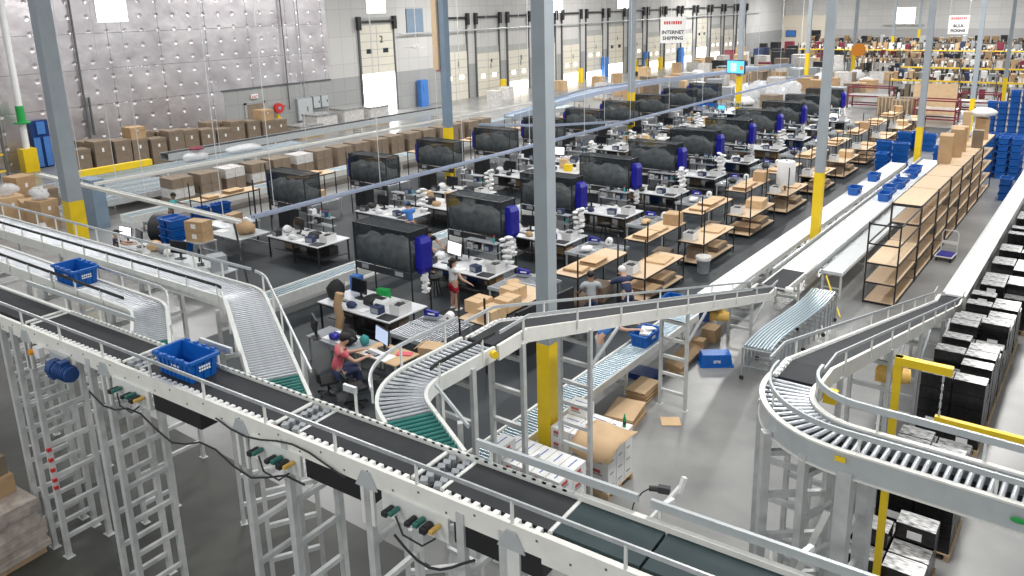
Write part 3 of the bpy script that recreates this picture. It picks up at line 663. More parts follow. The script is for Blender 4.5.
# platform cart
ct = thing('platform_cart', 'small platform cart with a blue deck and a pale folding handle', 'cart', (-4.52, 32.2, 0), -0.06)
MB().box(-0.30, -0.42, 0.16, 0.30, 0.42, 0.20).build('frame', 'frame_bright', ct, True); MB().box(-0.26, -0.38, 0.20, 0.26, 0.38, 0.21).build('deck_mat', 'dispenser_blue', ct, True)
h = MB().tube([(-0.27, 0.40, 0.18), (-0.27, 0.44, 0.9), (-0.2, 0.45, 1.0), (0.2, 0.45, 1.0), (0.27, 0.44, 0.9), (0.27, 0.40, 0.18)], 0.018, 6).build('handle', 'frame_bright', ct, True)
MB().box(-0.27, 0.41, 0.48, 0.27, 0.43, 0.6).build('handle_plate', 'frame_bright', ct, True)
for x in (-0.24, 0.24):
    for y in (-0.34, 0.34): MB().cyl((x-0.02, y, 0.065), (x+0.02, y, 0.065), 0.065, 10).build('wheel', 'dark_rubber', ct, True)
# ---------------------------------------------------------------- pallets
def pallet_mb(L=1.2, W=1.0):
    b = MB()
    for k in range(3): b.box(-L/2, -W/2+k*(W-0.1)/2, 0, L/2, -W/2+k*(W-0.1)/2+0.1, 0.02).box(-L/2, -W/2+k*(W-0.1)/2, 0.02, L/2, -W/2+k*(W-0.1)/2+0.08, 0.12)
    for k in range(7): b.box(-L/2+k*(L-0.1)/6, -W/2, 0.12, -L/2+k*(L-0.1)/6+0.1, W/2, 0.14)
    return b
def pallet(label, x, y, z=0, rz=0.0, L=1.2, W=1.0, group=None):
    o = place('pallet', cached(('pallet', L, W), lambda: pallet_mb(L, W), 'pallet_wood'), loc=(x, y, z), rz=rz); tag(o, label, 'pallet', group); return o
mat('black_wrap', (0.012, 0.012, 0.013), 0.22, 0, 0.3, 12, 0.25, 14)
mat('sheen_wrap', (0.36, 0.36, 0.355), 0.2, 0.3, 0.75, 7.0, 0.7, 9, stretch=(1, 2.5, 1))  # film whose silvery reflections are put into the colour
bw = MB().box(-0.30, -0.20, 0, 0.30, 0.20, 0.29).mesh('body'); bw.materials.append(M['black_wrap'])
bs = MB().box(-0.295, -0.195, 0.288, 0.295, 0.195, 0.30).mesh('top_film'); bs.materials.append(M['sheen_wrap'])
bl = MB().box(-0.12, -0.203, 0.06, 0.10, -0.199, 0.2).mesh('label_sticker'); bl.materials.append(M['paper'])
def black_pallet(k, x, y, heights, rz=0.0):
    nm = ORD[k]
    pallet('wooden pallet under the %s load of black cartons from the yellow post' % nm, x, y, 0, PI/2+rz, 1.3, 1.26, 'pallets of black cartons')
    for i in range(2):
        for j in range(3):
            n = heights[i*3+j]
            for l in range(n):
                px, py = x-0.31+i*0.62+R.uniform(-.004, .004), y-0.43+j*0.43+R.uniform(-.004, .004)
                t = thing('wrapped_carton', 'black carton, %s layer %s %s, %s pallet beyond the yellow post' % (ORD[l], ('front', 'middle', 'rear')[j], ('left', 'right')[i], nm), 'box', (px, py, 0.142+l*0.302), R.uniform(-.008, .008), 'black film-wrapped cartons')
                place('body', bw, t, True)
                if l == n-1:
                    place('top_film', bs, t, True)['label'] = 'crinkled film over the top, silvery reflections painted in'
                if R.random() < 0.2: place('label_sticker', bl, t, True)
HT = [(2,3,2,2,2,3), (4,4,4,4,3,4), (3,3,2,3,2,2), (5,4,4,5,4,5), (5,4,5,5,5,4), (4,5,5,4,3,5), (4,4,3,4,4,4), (4,3,4,4,4,3), (4,4,4,3,4,4), (3,4,4,4,4,4), (4,4,3,4,3,4), (4,3,4,4,4,4), (4,4,4,4,4,4)]
for k, y in enumerate((12.75, 14.5, 16.25, 18.5, 19.95, 21.4, 22.85, 24.4, 26.3, 28.2, 30.3, 32.6, 35.0)):
    black_pallet(k, (-1.98 if k == 1 else -2.1) if k < 8 else -2.02, y, HT[k])
# height barrier
bg = thing('height_barrier', 'tall yellow steel post with an arm over the pallets', 'barrier', (-2.10, 11.85, 0))
MB().box(-0.05, -0.05, 0.02, 0.05, 0.05, 4.45).build('post', 'safety_yellow', bg, True); MB().box(-0.05, -0.06, 4.33, 0.70, 0.06, 4.45).build('arm', 'safety_yellow', bg, True)
MB().box(-0.12, -0.12, 0, 0.12, 0.12, 0.02).build('base_plate', 'safety_yellow', bg, True)
hb = thing('clearance_bar', 'yellow clearance bar hanging on a chain from the yellow arm', 'bar', (-1.56, 11.85, 3.62))
MB().box(0.0, -0.045, -0.05, 2.4, 0.045, 0.05).build('bar', 'safety_yellow', hb, True)
ch = MB()
for k in range(9): ch.cbox((0.05, 0, 0.09+k*0.068), (0.03, 0.012, 0.085), (k % 2)*PI/2)
ch.build('chain', 'galv', hb, True)
# ---------------------------------------------------------------- white paper cartons by the column
wc = MB().box(-0.22, -0.155, 0, 0.22, 0.155, 0.26).mesh('body'); wc.materials.append(M['white_paint'])
we = MB().box(-0.226, -0.06, 0.14, -0.219, 0.07, 0.2).mesh('end_print'); we.materials.append(M['print_red'])
wp = MB().box(-0.15, -0.161, 0.13, 0.04, -0.154, 0.2).mesh('printed_panel'); wp.materials.append(M['print_red'])
wq = MB().box(-0.15, -0.161, 0.08, 0.08, -0.154, 0.11).box(0.219, -0.08, 0.12, 0.226, 0.05, 0.15).mesh('printed_text'); wq.materials.append(M['grey_plastic'])
wl = MB().box(-0.15, -0.012, 0.258, 0.15, 0.012, 0.2625).mesh('lid_print'); wl.materials.append(M['wire_blue'])
def white_stack(nm, x, y, nx, ny, hs, rz, skip=()):
    dx, dy = (0.327, 0.457) if rz else (0.457, 0.327)
    pallet('wooden pallet under the white cartons %s' % nm, x+dx*(nx-1)/2, y+dy*(ny-1)/2, 0, 0, dx*nx+0.02, dy*ny+0.02)
    for i in range(nx):
        for j in range(ny):
            for l in range(hs[i*ny+j] if isinstance(hs, (list, tuple)) else hs):
                t = thing('paper_carton', 'white printed carton, %s layer, %s column, %s row, %s' % (ORD[l], ORD[i], ORD[j], nm), 'box', (x+i*dx, y+j*dy, 0.142+l*0.2645), (PI/2 if rz else 0), 'white printed paper cartons')
                place('body', wc, t, True); place('end_print', we, t, True); place('printed_panel', wp, t, True)['label'] = 'red printed panel'; place('printed_text', wq, t, True)
                if l >= 2: place('lid_print', wl, t, True)
white_stack('on the taller stack', -8.2, 12.2, 3, 3, (4,4,5,4,4,4,4,4,4), 0)
white_stack('on the lower stack', -8.62, 10.7, 5, 2, (5,4,4,4,4,4,4,4,4,4), 1)
kp = MB(); kv = []
for i in range(9):
    for j in range(7):
        u, v = i/8, j/6; kv.append((-7.85+0.95*u+0.1*v, 11.85+0.92*v-0.12*math.sin(u*3), 1.262+0.012*math.sin(u*9+v*5)+0.05*(math.sin(PI*u)**2)*(v > 0.3)*v - (0.3 if v == 0 else (0.08 if v < 0.2 else 0))))
kp._q(kv, [(i*7+j, (i+1)*7+j, (i+1)*7+j+1, i*7+j+1) for i in range(8) for j in range(6)], True)
o = kp.build('kraft_paper', 'cardboard_light'); tag(o, 'crumpled kraft paper sheet draped over the white cartons', 'paper'); md = o.modifiers.new('thick', 'SOLIDIFY'); md.thickness = 0.006
tag(MB().cbox((-7.18, 12.84, 1.228), (0.3, 0.26, 0.012), 0.1).build('paper_sheet', 'paper'), 'white sheet of paper under the green bottle on the cartons', 'paper')
bt = thing('bottle', 'green bottle standing on the white cartons beside the kraft paper', 'bottle', (-7.15, 12.82, 1.2355))
MB().lathe([(0.034, 0), (0.036, 0.02), (0.036, 0.15), (0.03, 0.19), (0.014, 0.235), (0.013, 0.265)], 12).build('glass_body', 'glass_green', bt, True); MB().lathe([(0.016, 0.262), (0.016, 0.285)], 10).build('cap', 'green', bt, True)
MB().lathe([(0.0365, 0.06), (0.0365, 0.13)], 12).build('label_band', 'glass_dark', bt, True)
# flattened cardboard under the incline
def sheet_pile(label, x, y, z, sx, sy_, n, rz, m='cardboard', t=0.03, group='piles of flattened cartons'):
    b = thing('flattened_carton_pile', label, 'cardboard', (x, y, z), rz, group)
    for k in range(n):
        MB().cbox((R.uniform(-.03, .03), R.uniform(-.03, .03), t*(k+0.5)), (sx, sy_, t*0.86), R.uniform(-.04, .04)).build('cardboard_sheet', m if k < n-1 else 'cardboard_light', b, True)
    return b
sheet_pile('nearer pile of flattened cartons on the concrete under the incline', -8.4, 15.05, 0, 0.7, 1.0, 9, 0.15)
sheet_pile('farther pile of flattened cartons under the incline', -8.58, 16.35, 0, 0.52, 0.85, 10, 0.03)
tag(MB().cbox((-7.45, 15.55, 0.01), (0.45, 0.4, 0.012), 0.6).build('cardboard_piece', 'cardboard_light'), 'loose flat piece of cardboard on the concrete by the piles', 'cardboard')
ob = thing('crushed_carton', 'big flattened brown carton lying half open on the concrete behind the incline legs', 'cardboard', (-8.60, 18.75, 0), 0.03)
MB().cbox((0, 0, 0.16), (0.46, 1.6, 0.14), 0, 0.03, 0.25).build('panel', 'cardboard', ob, True); MB().cbox((0.05, -0.6, 0.03), (0.45, 0.5, 0.02), 0.1).build('flap', 'cardboard_light', ob, True); MB().cbox((0.0, 0.85, 0.2), (0.4, 0.3, 0.3), 0.1).build('end_fold', 'cardboard', ob, True)
tag(MB().box(-9.45, 17.0, 0.0, -8.65, 17.7, 0.09).box(-9.4, 17.05, 0.09, -8.7, 17.65, 0.12).build('tote_lid', 'tote_blue_dark'), 'dark blue flat lid on the floor beneath the low rollers', 'lid')
carton('open brown carton by the far incline legs', -8.62, 20.5, 0, 0.4, 0.5, 0.4, 0.05, 'cardboard', None, False)
# ---------------------------------------------------------------- packing stations
def net_box(t, x0, y0, z0, x1, y1, z1):
    b = 0.018
    fr = MB()
    for z in (z0, z1):
        for y in (y0, y1): fr.box(x0-b, y-b, z-b, x1+b, y+b, z+b)
        for x in (x0, x1): fr.box(x-b, y0-b, z-b, x+b, y1+b, z+b)
    fr.build('top_and_bottom_frame', 'black_steel', t, True)
    for x in (x0, x1):
        for y in (y0, y1): MB().box(x-b, y-b, 0, x+b, y+b, z1).build('leg', 'black_steel', t, True)
    for nm, q in (('front_net', (x0, y0-0.004, z0, x1, y0+0.004, z1)), ('rear_net', (x0, y1-0.004, z0, x1, y1+0.004, z1)), ('side_net', (x0-0.004, y0, z0, x0+0.004, y1, z1)), ('side_net', (x1-0.004, y0, z0, x1+0.004, y1, z1)), ('top_net', (x0, y0, z1-0.004, x1, y1, z1+0.004)), ('bottom_net', (x0, y0, z0-0.004, x1, y1, z0+0.004))):
        MB().box(*q).build(nm, 'mesh_net', t, True)
def pillow_heap(L, W, H, seed):
    rr = random.Random(seed); nx, ny = 14, 6; vs = []; ph = rr.uniform(0, 6)
    for i in range(nx+1):
        for j in range(ny+1):
            u, v = i/nx, j/ny
            vs.append(((u-0.5)*L, (v-0.5)*W, H*(0.50+0.20*math.sin(u*PI*0.9+0.35+ph*0.12)*math.sin(0.4+v*2.2)+0.06*math.sin(u*11+ph)+0.04*math.sin(u*23+v*5+ph)+rr.uniform(-.05, .05))))
    n0 = len(vs); vs += [((i/nx-0.5)*L, (j/ny-0.5)*W, 0) for i in range(nx+1) for j in range(ny+1)]
    s = ny+1; fs = [(i*s+j, (i+1)*s+j, (i+1)*s+j+1, i*s+j+1) for i in range(nx) for j in range(ny)]
    fs += [(n0+i*s+j+1, n0+(i+1)*s+j+1, n0+(i+1)*s+j, n0+i*s+j) for i in range(nx) for j in range(ny)]
    for i in range(nx):
        for j in (0, ny): a, b = i*s+j, (i+1)*s+j; fs.append((a, b, n0+b, n0+a) if j else (b, a, n0+a, n0+b))
    for j in range(ny):
        for i in (0, nx): a, b = i*s+j, i*s+j+1; fs.append((b, a, n0+a, n0+b) if i else (a, b, n0+b, n0+a))
    return MB()._q(vs, fs, True)
def hopper(side):
    "net hopper full of air pillows; its blue feeder hangs on the side end"
    t = thing('net_hopper', 'x', 'hopper', (0, 0, 0), 0)
    net_box(t, -1.25, -0.4, 1.67, 1.25, 0.4, 2.93)
    for k in range(1): pillow_heap(2.4, 0.72, 1.22, 3+(side > 0)).build('air_pillow_heap', 'air_pillows', t, True, (0, 0, 1.69))
    s = side
    MB()._q([(1.29*s+dx*s, y*q, z) for z, q, w in ((1.60, 0.75, 0.18), (1.78, 1.0, 0.28), (2.58, 1.0, 0.28), (2.74, 0.85, 0.2)) for dx, y in ((0, -0.23), (w, -0.23), (w, 0.23), (0, 0.23))],
        [(i*4+j, i*4+(j+1) % 4, i*4+4+(j+1) % 4, i*4+4+j) for i in range(3) for j in range(4)] + [(3,2,1,0), (12,13,14,15)]).build('pillow_feeder', 'dispenser_blue', t, True)['label'] = 'deep blue plastic feeder'
    ch = MB()
    for i in range(9): ch.cbox((s*1.43+0.03*math.sin(i*2.2), 0.05*math.sin(i*1.7), 0.98+i*0.068), (0.16, 0.20, 0.05), i*0.3)
    ch.build('pillow_strip', 'foam_white', t, True)
    MB().box(-1.2, -0.41, 1.40, 1.2, -0.39, 1.62).build('lower_panel', 'black_plastic', t, True)
    MB().box(-0.95, -0.418, 1.46, -0.65, -0.411, 1.60).build('notice', 'grey_plastic', t, True); MB().box(0.55, -0.418, 1.46, 0.9, -0.411, 1.60).build('notice', 'grey_plastic', t, True)
    return t
def bench(L=3.1, W=1.6, H=0.9):
    t = thing('packing_bench', 'x', 'bench', (0, 0, 0))
    MB().box(-L/2, -W/2, H-0.035, L/2, W/2, H).build('worktop', 'laminate', t, True)
    fr = MB().box(-L/2+0.03, -W/2+0.02, H-0.10, L/2-0.03, -W/2+0.06, H-0.036).box(-L/2+0.03, W/2-0.06, H-0.10, L/2-0.03, W/2-0.02, H-0.036); fr.build('apron', 'black_steel', t, True)
    for x in (-L/2+0.06, 0.0, L/2-0.06):
        for y in (-W/2+0.06, W/2-0.06): MB().box(x-0.025, y-0.025, 0, x+0.025, y+0.025, H-0.036).build('leg', 'black_steel', t, True)
    MB().box(-L/2+0.05, -W/2+0.3, 0.28, L/2-0.05, W/2-0.05, 0.31).build('lower_shelf', 'black_plastic', t, True)
    return t
def monitor(sw='screen_off'):
    t = thing('computer_monitor', 'x', 'monitor', (0, 0, 0))
    MB().cbox((0, 0, 0.33), (0.56, 0.035, 0.34), 0, -0.12).build('case', 'black_plastic', t, True)
    MB().cbox((0, -0.021, 0.332), (0.53, 0.006, 0.31), 0, -0.12).build('screen', sw, t, True)
    MB().box(-0.03, 0.02, 0.02, 0.03, 0.05, 0.3).build('neck', 'black_plastic', t, True); MB().box(-0.13, -0.08, 0, 0.13, 0.10, 0.02).build('foot', 'black_plastic', t, True)
    return t
def keyboard():
    t = thing('keyboard', 'x', 'keyboard', (0, 0, 0)); MB().cbox((0, 0, 0.012), (0.44, 0.15, 0.022)).build('body', 'black_plastic', t, True)
    b = MB()
    for r in range(4): b.box(-0.2, -0.06+r*0.032, 0.023, 0.2, -0.035+r*0.032, 0.029)
    b.build('keys', 'grey_plastic', t, True); return t
def printer(m='white_paint'):
    t = thing('label_printer', 'x', 'printer', (0, 0, 0))
    MB()._q([(x, y, z) for z, a, b in ((0, .17, .22), (.17, .17, .22), (.26, .13, .16)) for x, y in ((-a, -b), (a, -b), (a, b), (-a, b))], [(i*4+j, i*4+(j+1) % 4, i*4+4+(j+1) % 4, i*4+4+j) for i in range(2) for j in range(4)]+[(3,2,1,0),(8,9,10,11)]).build('body', m, t, True)
    MB().cbox((0, -0.225, 0.1), (0.24, 0.012, 0.05)).build('paper_slot', 'black_plastic', t, True); MB().box(-0.12, -0.12, 0.26, 0.12, 0.1, 0.268).build('lid_panel', 'black_plastic', t, True)
    return t
def bin_box():
    t = thing('parts_bin', 'x', 'bin', (0, 0, 0)); a, b, h = 0.2, 0.26, 0.3
    MB().box(-a, -b, 0, a, b, 0.01).box(-a, -b, 0, -a+0.01, b, h).box(a-0.01, -b, 0, a, b, h).box(-a, -b, 0, a, -b+0.01, h).box(-a, b-0.01, 0, a, b, h).build('body', 'white_paint', t, True)
    MB().blob((0, 0.02, 0.22), (0.15, 0.2, 0.08), 8, 5, 0.5).build('contents', 'black_plastic', t, True); return t
def tape_machine():
    t = thing('tape_dispenser', 'x', 'dispenser', (0, 0, 0))
    MB().box(-0.24, -0.1, 0, 0.22, 0.1, 0.08).build('base', 'grey_plastic', t, True); MB()._q([(-0.24,-0.06,0.08),(0.2,-0.06,0.08),(0.2,-0.06,0.2),(-0.18,-0.06,0.26),(-0.24,0.06,0.08),(0.2,0.06,0.08),(0.2,0.06,0.2),(-0.18,0.06,0.26)],[(0,1,2,3),(7,6,5,4),(0,4,5,1),(1,5,6,2),(2,6,7,3),(3,7,4,0)]).build('cover', 'dispenser_blue', t, True)
    MB().box(-0.1, -0.064, 0.13, 0.12, -0.061, 0.18).build('printed_mark', 'paper', t, True)
    return t
def roll(r=0.13, L=0.26):
    t = thing('film_roll', 'x', 'roll', (0, 0, 0)); MB().cyl((0, -L/2, r), (0, L/2, r), r, 16).build('wound_film', 'foam_white', t, True)
    MB().cyl((0, -L/2-0.004, r), (0, L/2+0.004, r), r*0.32, 10).build('core', 'cardboard_dark', t, True); return t
def rack_high(z=1.4, L=3.1, D=0.9, top=2.15, low=None):
    t = thing('carton_rack', 'x', 'rack', (0, 0, 0))
    for x in (-D/2, D/2):
        for y in (-L/2+0.03, L/2-0.03): MB().box(x-0.02, y-0.02, 0, x+0.02, y+0.02, top if y < 0 else z+0.05).build('post', 'black_steel', t, True)
    for zz in [z]+(low or []):
        for x in (-D/2, D/2): MB().box(x-0.015, -L/2, zz-0.05, x+0.015, L/2, zz).build('beam', 'black_steel', t, True)
        for y in (-L/2+0.03, L/2-0.03): MB().box(-D/2, y-0.015, zz-0.05, D/2, y+0.015, zz).build('end_beam', 'black_steel', t, True)
        MB().box(-D/2-0.01, -L/2-0.01, zz, D/2+0.01, L/2+0.01, zz+0.018).build('shelf_board', 'particle_board', t, True)
    return t
def roller_table(L=1.7, W=1.75, H=0.75):
    t = thing('roller_table', 'x', 'table', (0, 0, 0))
    for y in (-W/2, 0, W/2): MB().box(-L/2, y-0.025, H-0.1, L/2, y+0.025, H+0.012).build('side_frame', 'frame_grey', t, True)
    r = MB()
    n = 18
    me = cached(('table_roller', W), lambda: MB().cyl((0, -W/2+0.03, 0), (0, W/2-0.03, 0), 0.023, 6), 'roller_zinc')
    for k in range(n): place('roller', me, t, True, (-L/2+0.04+k*(L-0.08)/(n-1), 0, H-0.022))
    for x in (-L/2+0.06, L/2-0.06):
        for y in (-W/2+0.03, W/2-0.03): MB().box(x-0.025, y-0.025, 0, x+0.025, y+0.025, H-0.1).build('leg', 'frame_grey', t, True)
    return t
def flats(n, sx, sy_, m='cardboard'):
    t = thing('flat_carton_stack', 'x', 'cardboard', (0, 0, 0))
    for k in range(n): MB().cbox((R.uniform(-.04, .04), R.uniform(-.03, .03), 0.012+0.024*k), (sx*R.uniform(.92, 1), sy_*R.uniform(.92, 1), 0.021), R.uniform(-.06, .06)).build('flat_carton', m if k < n-1 else 'cardboard_light', t, True)
    return t
def bc(label, x, y, z, sx, sy_, sz, rz, m, group, cat='box', name='carton'):
    key = ('unit_box', m)
    if key not in _MC:
        me = MB().box(-0.5, -0.5, 0, 0.5, 0.5, 1).mesh('carton'); me.materials.append(M[m]); _MC[key] = me
    o = bpy.data.objects.new(name, _MC[key]); COL.objects.link(o); o.location = (x, y, z); o.rotation_euler = (0, 0, rz); o.scale = (sx, sy_, sz); WM[o.name] = Matrix.Translation((x, y, z)); return tag(o, label, cat, group)
PR = dict(hopA=hopper(1), hopB=hopper(-1), bench=bench(), mon=monitor(), monw=monitor('screen_white'), monb=monitor('screen_blue'), kb=keyboard(), prt=printer(), prb=printer('black_plastic'), bin=bin_box(), tape=tape_machine(), roll=roll(), rk=rack_high(), rk2=rack_high(0.9, 2.9, 1.0, 2.2, [0.14]), rt=roller_table(), fl=flats(6, 0.6, 0.85), fl2=flats(9, 0.8, 1.1, 'cardboard_dark'), fl3=flats(4, 0.55, 0.7))
USED = set()
def use(k, loc, rz, label, group):
    if k not in USED:
        USED.add(k); o = PR[k]; o.location = loc; o.rotation_euler = (0, 0, rz); o['label'] = label; o['group'] = group; WM[o.name] = Matrix.Translation(loc) @ Matrix.Rotation(rz, 4, 'Z'); return o
    return dup(PR[k], loc, rz, label, group)
def bag(c, r, m, label, cat='bag', name='bag', jit=0.3, on=None):
    b = MB().blob((0, 0, 0), r, 10, 7, jit); zb = -0.8*r[2]; b.v = [(x, y, max(z, zb)) for x, y, z in b.v]
    o = b.build(name, m, loc=(c[0], c[1], c[2] if on is None else on+0.003-zb)); tag(o, label, cat); return o
rs = random.Random(5)
NA, NB = 11, 10
for k in range(NA):
    yh = 16.55+4.5*k; nm = 'at the %s near-row station from the front' % ORD[k]; xo = 0.0
    use('hopA', (-17.95, yh+0.4, 0), 0, 'black net hopper of air pillows, blue feeder at its right, %s near-row hopper' % ORD[k], 'net hoppers of the near row')
    use('bench', (-17.3, yh-1.15, 0), 0, 'white-topped packing bench %s' % nm, 'benches of the near row')
    if k < NA: use('rt', (-14.75, yh-1.3, 0), 0, 'grey roller table %s' % nm, 'roller tables of the near row')
    use('rk', (-13.05, yh+0.05, 0), 0, 'taller board-topped carton rack %s' % nm, 'carton racks of the near row')
    if k > 0: use('rk2', (-12.02, yh+2.25, 0), 0, 'low two-level carton rack %s' % nm, 'low carton racks of the near row')
    if k < 9:
        use('tape', (-15.2, yh-0.75, 0.766), 0.25, 'blue tape dispenser %s' % nm, 'tape dispensers')
        use('roll', (-14.65, yh-0.62, 0.766), 0.35, 'white film roll %s' % nm, 'film rolls')
    # cartons on the rack
    if k != 0:
        y = yh-1.2
        for q in range(2 if k % 3 else 3):
            key = ('fl', 'fl3')[(k+q) % 2]; use(key, (-13.05+rs.uniform(-.08, .08), y+0.3+q*0.95, 1.42), PI/2*rs.choice((0, 1))+rs.uniform(-.1, .1), '%s flat stack on the taller rack %s' % (ORD[q], nm), 'flat cartons on the near racks')
        if k % 2 == 0 and k % 3: carton('carton standing on the taller rack %s' % nm, -12.95, yh+1.2, 1.42, 0.55, 0.65, 0.42, 0.1, 'cardboard', 'cartons on the near racks')
    if k > 0:
        use('bin', (-12.2, yh+1.15, 0.92), 0.0, 'white bin on the low rack %s' % nm, 'white bins')
        use('fl2', (-12.05, yh+2.9, 0.16), 0.05, 'flat stack on the bottom shelf %s' % nm, 'flat cartons on the bottom shelves')
        if k % 2: use('fl2', (-12.0, yh+1.6, 0.16), PI/2, 'second flat stack on the bottom shelf %s' % nm, 'flat cartons on the bottom shelves')
        else: carton('brown carton on the bottom shelf %s' % nm, -12.1, yh+1.6, 0.16, 0.6, 0.7, 0.45, 0.1, 'cardboard_dark', 'cartons on the bottom shelves')
for k in range(NB):
    yh = 20.4+4.65*k; nm = 'at the %s back-row station from the front' % ORD[k]
    use('hopB', (-27.75, yh+0.4, 0), 0, 'black net hopper of air pillows, blue feeder at its left, %s back-row hopper' % ORD[k], 'net hoppers of the back row')
    use('bench', (-24.95, yh-1.25, 0), 0, 'white-topped packing bench %s' % nm, 'benches of the back row')
    use('rt', (-30.2, yh-1.2, 0), 0, 'grey roller table %s' % nm, 'roller tables of the back row')
    use('rk', (-32.6, yh+0.2, 0), 0, 'board-topped carton rack %s' % nm, 'carton racks of the back row')
    use('fl', (-32.6, yh+0.6, 1.42), 0.1, 'flat carton stack on the rack %s' % nm, 'flat cartons on the back racks')
    use('fl3', (-32.55, yh-0.65, 1.42), PI/2, 'small flat stack on the rack %s' % nm, 'flat cartons on the back racks')
# takeaway conveyor between the rows
low_conveyor('roller_conveyor', 'long low roller conveyor running along the aisle between the two packing rows', -21.1, -20.45, 13.2, 64, 0.8, 'roller', 'roller_blue_grey', 'frame_white', (13.6, 17, 21, 26, 32, 38, 46, 54, 63), depth=0.3, sp=0.11)
low_conveyor('roller_conveyor', 'low roller conveyor running behind the back packing row', -35.4, -34.6, 17, 66, 0.8, 'roller', 'roller_blue_grey', 'frame_white', (18, 26, 34, 42, 50, 58, 65), depth=0.3, sp=0.14)
# hanging cable trays
def cable_tray(label, pts, w=0.17, m='tray_steel', hang=4.5, cab='wire_blue', cr=0.03):
    t = thing('cable_tray', label, 'tray', pts[0]); p = lat([V(q) for q in pts])
    for s in (1, -1): MB().sweep(offs(p, s*w/2), -0.012, 0.012, -0.05, 0.05).build('tray_side', m, t)
    r = MB()
    MB().sweep(p, -w/2, w/2, -0.05, -0.035).build('tray_floor', m, t)
    MB().tube([q+V((0.03, 0.02, 0.0)) for q, l in p], cr, 6).build('cable_bundle', cab, t)
    h = cached(('hanger_rod',), lambda: MB().cyl((0, 0, 0), (0, 0, 9.9), 0.011, 5), 'string_white')
    for q, l, d in along(p, hang, 0.8): place('hanger_rod', h, t, loc=q+V((0, 0, 0.0)))
    return t
cable_tray('hanging cable tray above the aisle between the two packing rows', [(-20.6, 13.85, 3.5), (-20.6, 66, 3.5)])
cable_tray('hanging cable tray along the back packing row', [(-30.0, 13.65, 3.5), (-30.0, 43.5, 3.5)], m='frame_bright', cab='tray_steel')
cable_tray('white hanging tray crossing to the left above the upper roller conveyor', [(-20.5, 13.3, 3.5), (-34, 13.35, 3.5)], m='frame_bright', cab='paper')
cable_tray('short hanging cable tray linking the two long trays', [(-20.95, 36.6, 3.5), (-23.6, 33.6, 3.5), (-27.0, 32.4, 3.5)])
cable_tray('far hanging cable tray curving away over the back row', [(-30.0, 43.7, 3.5), (-31.5, 50, 3.5), (-30.5, 58, 3.5), (-28, 66, 3.5)])
# front clutter between the raised conveyors and the rows
for a in (('left', -14.35, 15.6, 0), ('right', -13.15, 16.12, 0.0), ('rear', -13.95, 16.9, -0.1), ('front', -12.9, 15.25, 0.0)):
    carton('closed brown carton, %s one of the four on the front rack' % a[0], -13.05+(a[1]+13.65)*0.5, a[2]+0.2, 1.42, 0.5, 0.62, 0.34, a[3], 'cardboard_light', 'closed cartons on the front rack', True)
tag(MB().cbox((-12.28, 17.4, 0.73), (0.06, 2.6, 1.45), -0.06).build('dark_board', 'black_plastic'), 'big black board standing beside the yellow-footed column behind the incline', 'board')
def chair(label, x, y, rz):
    t = thing('office_chair', label, 'chair', (x, y, 0), rz)
    MB().cbox((0, 0, 0.47), (0.46, 0.46, 0.08)).build('seat', 'cloth_black', t, True); MB().cbox((-0.25, 0, 0.70), (0.06, 0.40, 0.34), 0, 0, -0.12).build('backrest', 'cloth_black', t, True)
    MB().cyl((0, 0, 0.1), (0, 0, 0.44), 0.03, 8).build('gas_column', 'black_steel', t, True); MB().bar((-0.24, 0, 0.45), (-0.27, 0, 0.6), 0.05, 0.02, (0, 1, 0)).build('back_support', 'black_steel', t, True)
    b = MB()
    for i in range(5):
        a = 2*PI*i/5; MB().bar((0, 0, 0.1), (0.28*math.cos(a), 0.28*math.sin(a), 0.07), 0.04).build('base_spoke', 'black_steel', t, True); MB().cyl((0.28*math.cos(a), 0.28*math.sin(a)-0.02, 0.035), (0.28*math.cos(a), 0.28*math.sin(a)+0.02, 0.035), 0.035, 8).build('caster', 'dark_rubber', t, True)
    return t
def desk(label, x0, y0, x1, y1, h=0.75, m='laminate', lm='frame_grey'):
    t = thing('work_desk', label, 'desk', ((x0+x1)/2, (y0+y1)/2, 0)); MB().box(x0, y0, h-0.03, x1, y1, h).build('top', m, t)
    for x in (x0+0.05, x1-0.05):
        for y in (y0+0.05, y1-0.05): MB().box(x-0.025, y-0.025, 0, x+0.025, y+0.025, h-0.03).build('leg', lm, t)
    MB().box(x0+0.05, y1-0.07, 0.3, x1-0.05, y1-0.04, 0.36).build('rear_bar', lm, t); return t
desk('light desk in front of the man in the pink shirt', -15.2, 12.86, -13.75, 13.75, 0.79, 'cardboard_light')
desk('cluttered grey desk behind the man in the pink shirt', -17.3, 12.9, -15.25, 13.75, 0.75, 'grey_plastic')
m_ = use('mon', (0, 0, 0), 0, 'x', 'desk monitors'); o = m_; o.location = (-16.95, 12.95, 0.75); o.rotation_euler = (0, 0, -0.5); o['label'] = 'large dark monitor at the left end of the cluttered grey desk'; o.scale = (1.25, 1.25, 1.25)
mp_ = monitor('screen_pale'); mp_.location = (-14.75, 13.42, 0.793); mp_.rotation_euler = (0, 0, -0.25); mp_['label'] = 'monitor with a pale blue screen on the desk of the man in pink'; mp_.scale = (1.2, 1.2, 1.2)
use('kb', (-14.75, 13.03, 0.808), -0.1, 'black keyboard under the hands of the man in pink', 'desk keyboards')
tag(MB().cbox((-14.6, 13.07, 0.799), (0.95, 0.42, 0.012), 0.0).build('papers', 'paper'), 'white papers spread on the desk of the man in pink', 'paper')
tag(MB().cbox((-14.05, 13.5, 0.81), (0.4, 0.2, 0.03), 0.5).build('folder', 'cloth_pink'), 'pink folder beside the pale blue screen', 'folder')
carton('small open brown carton on the desk below the curved conveyor', -13.7, 14.15, 0, 0.55, 0.5, 0.9, 0.3, 'cardboard_light', None, False, flaps=True)
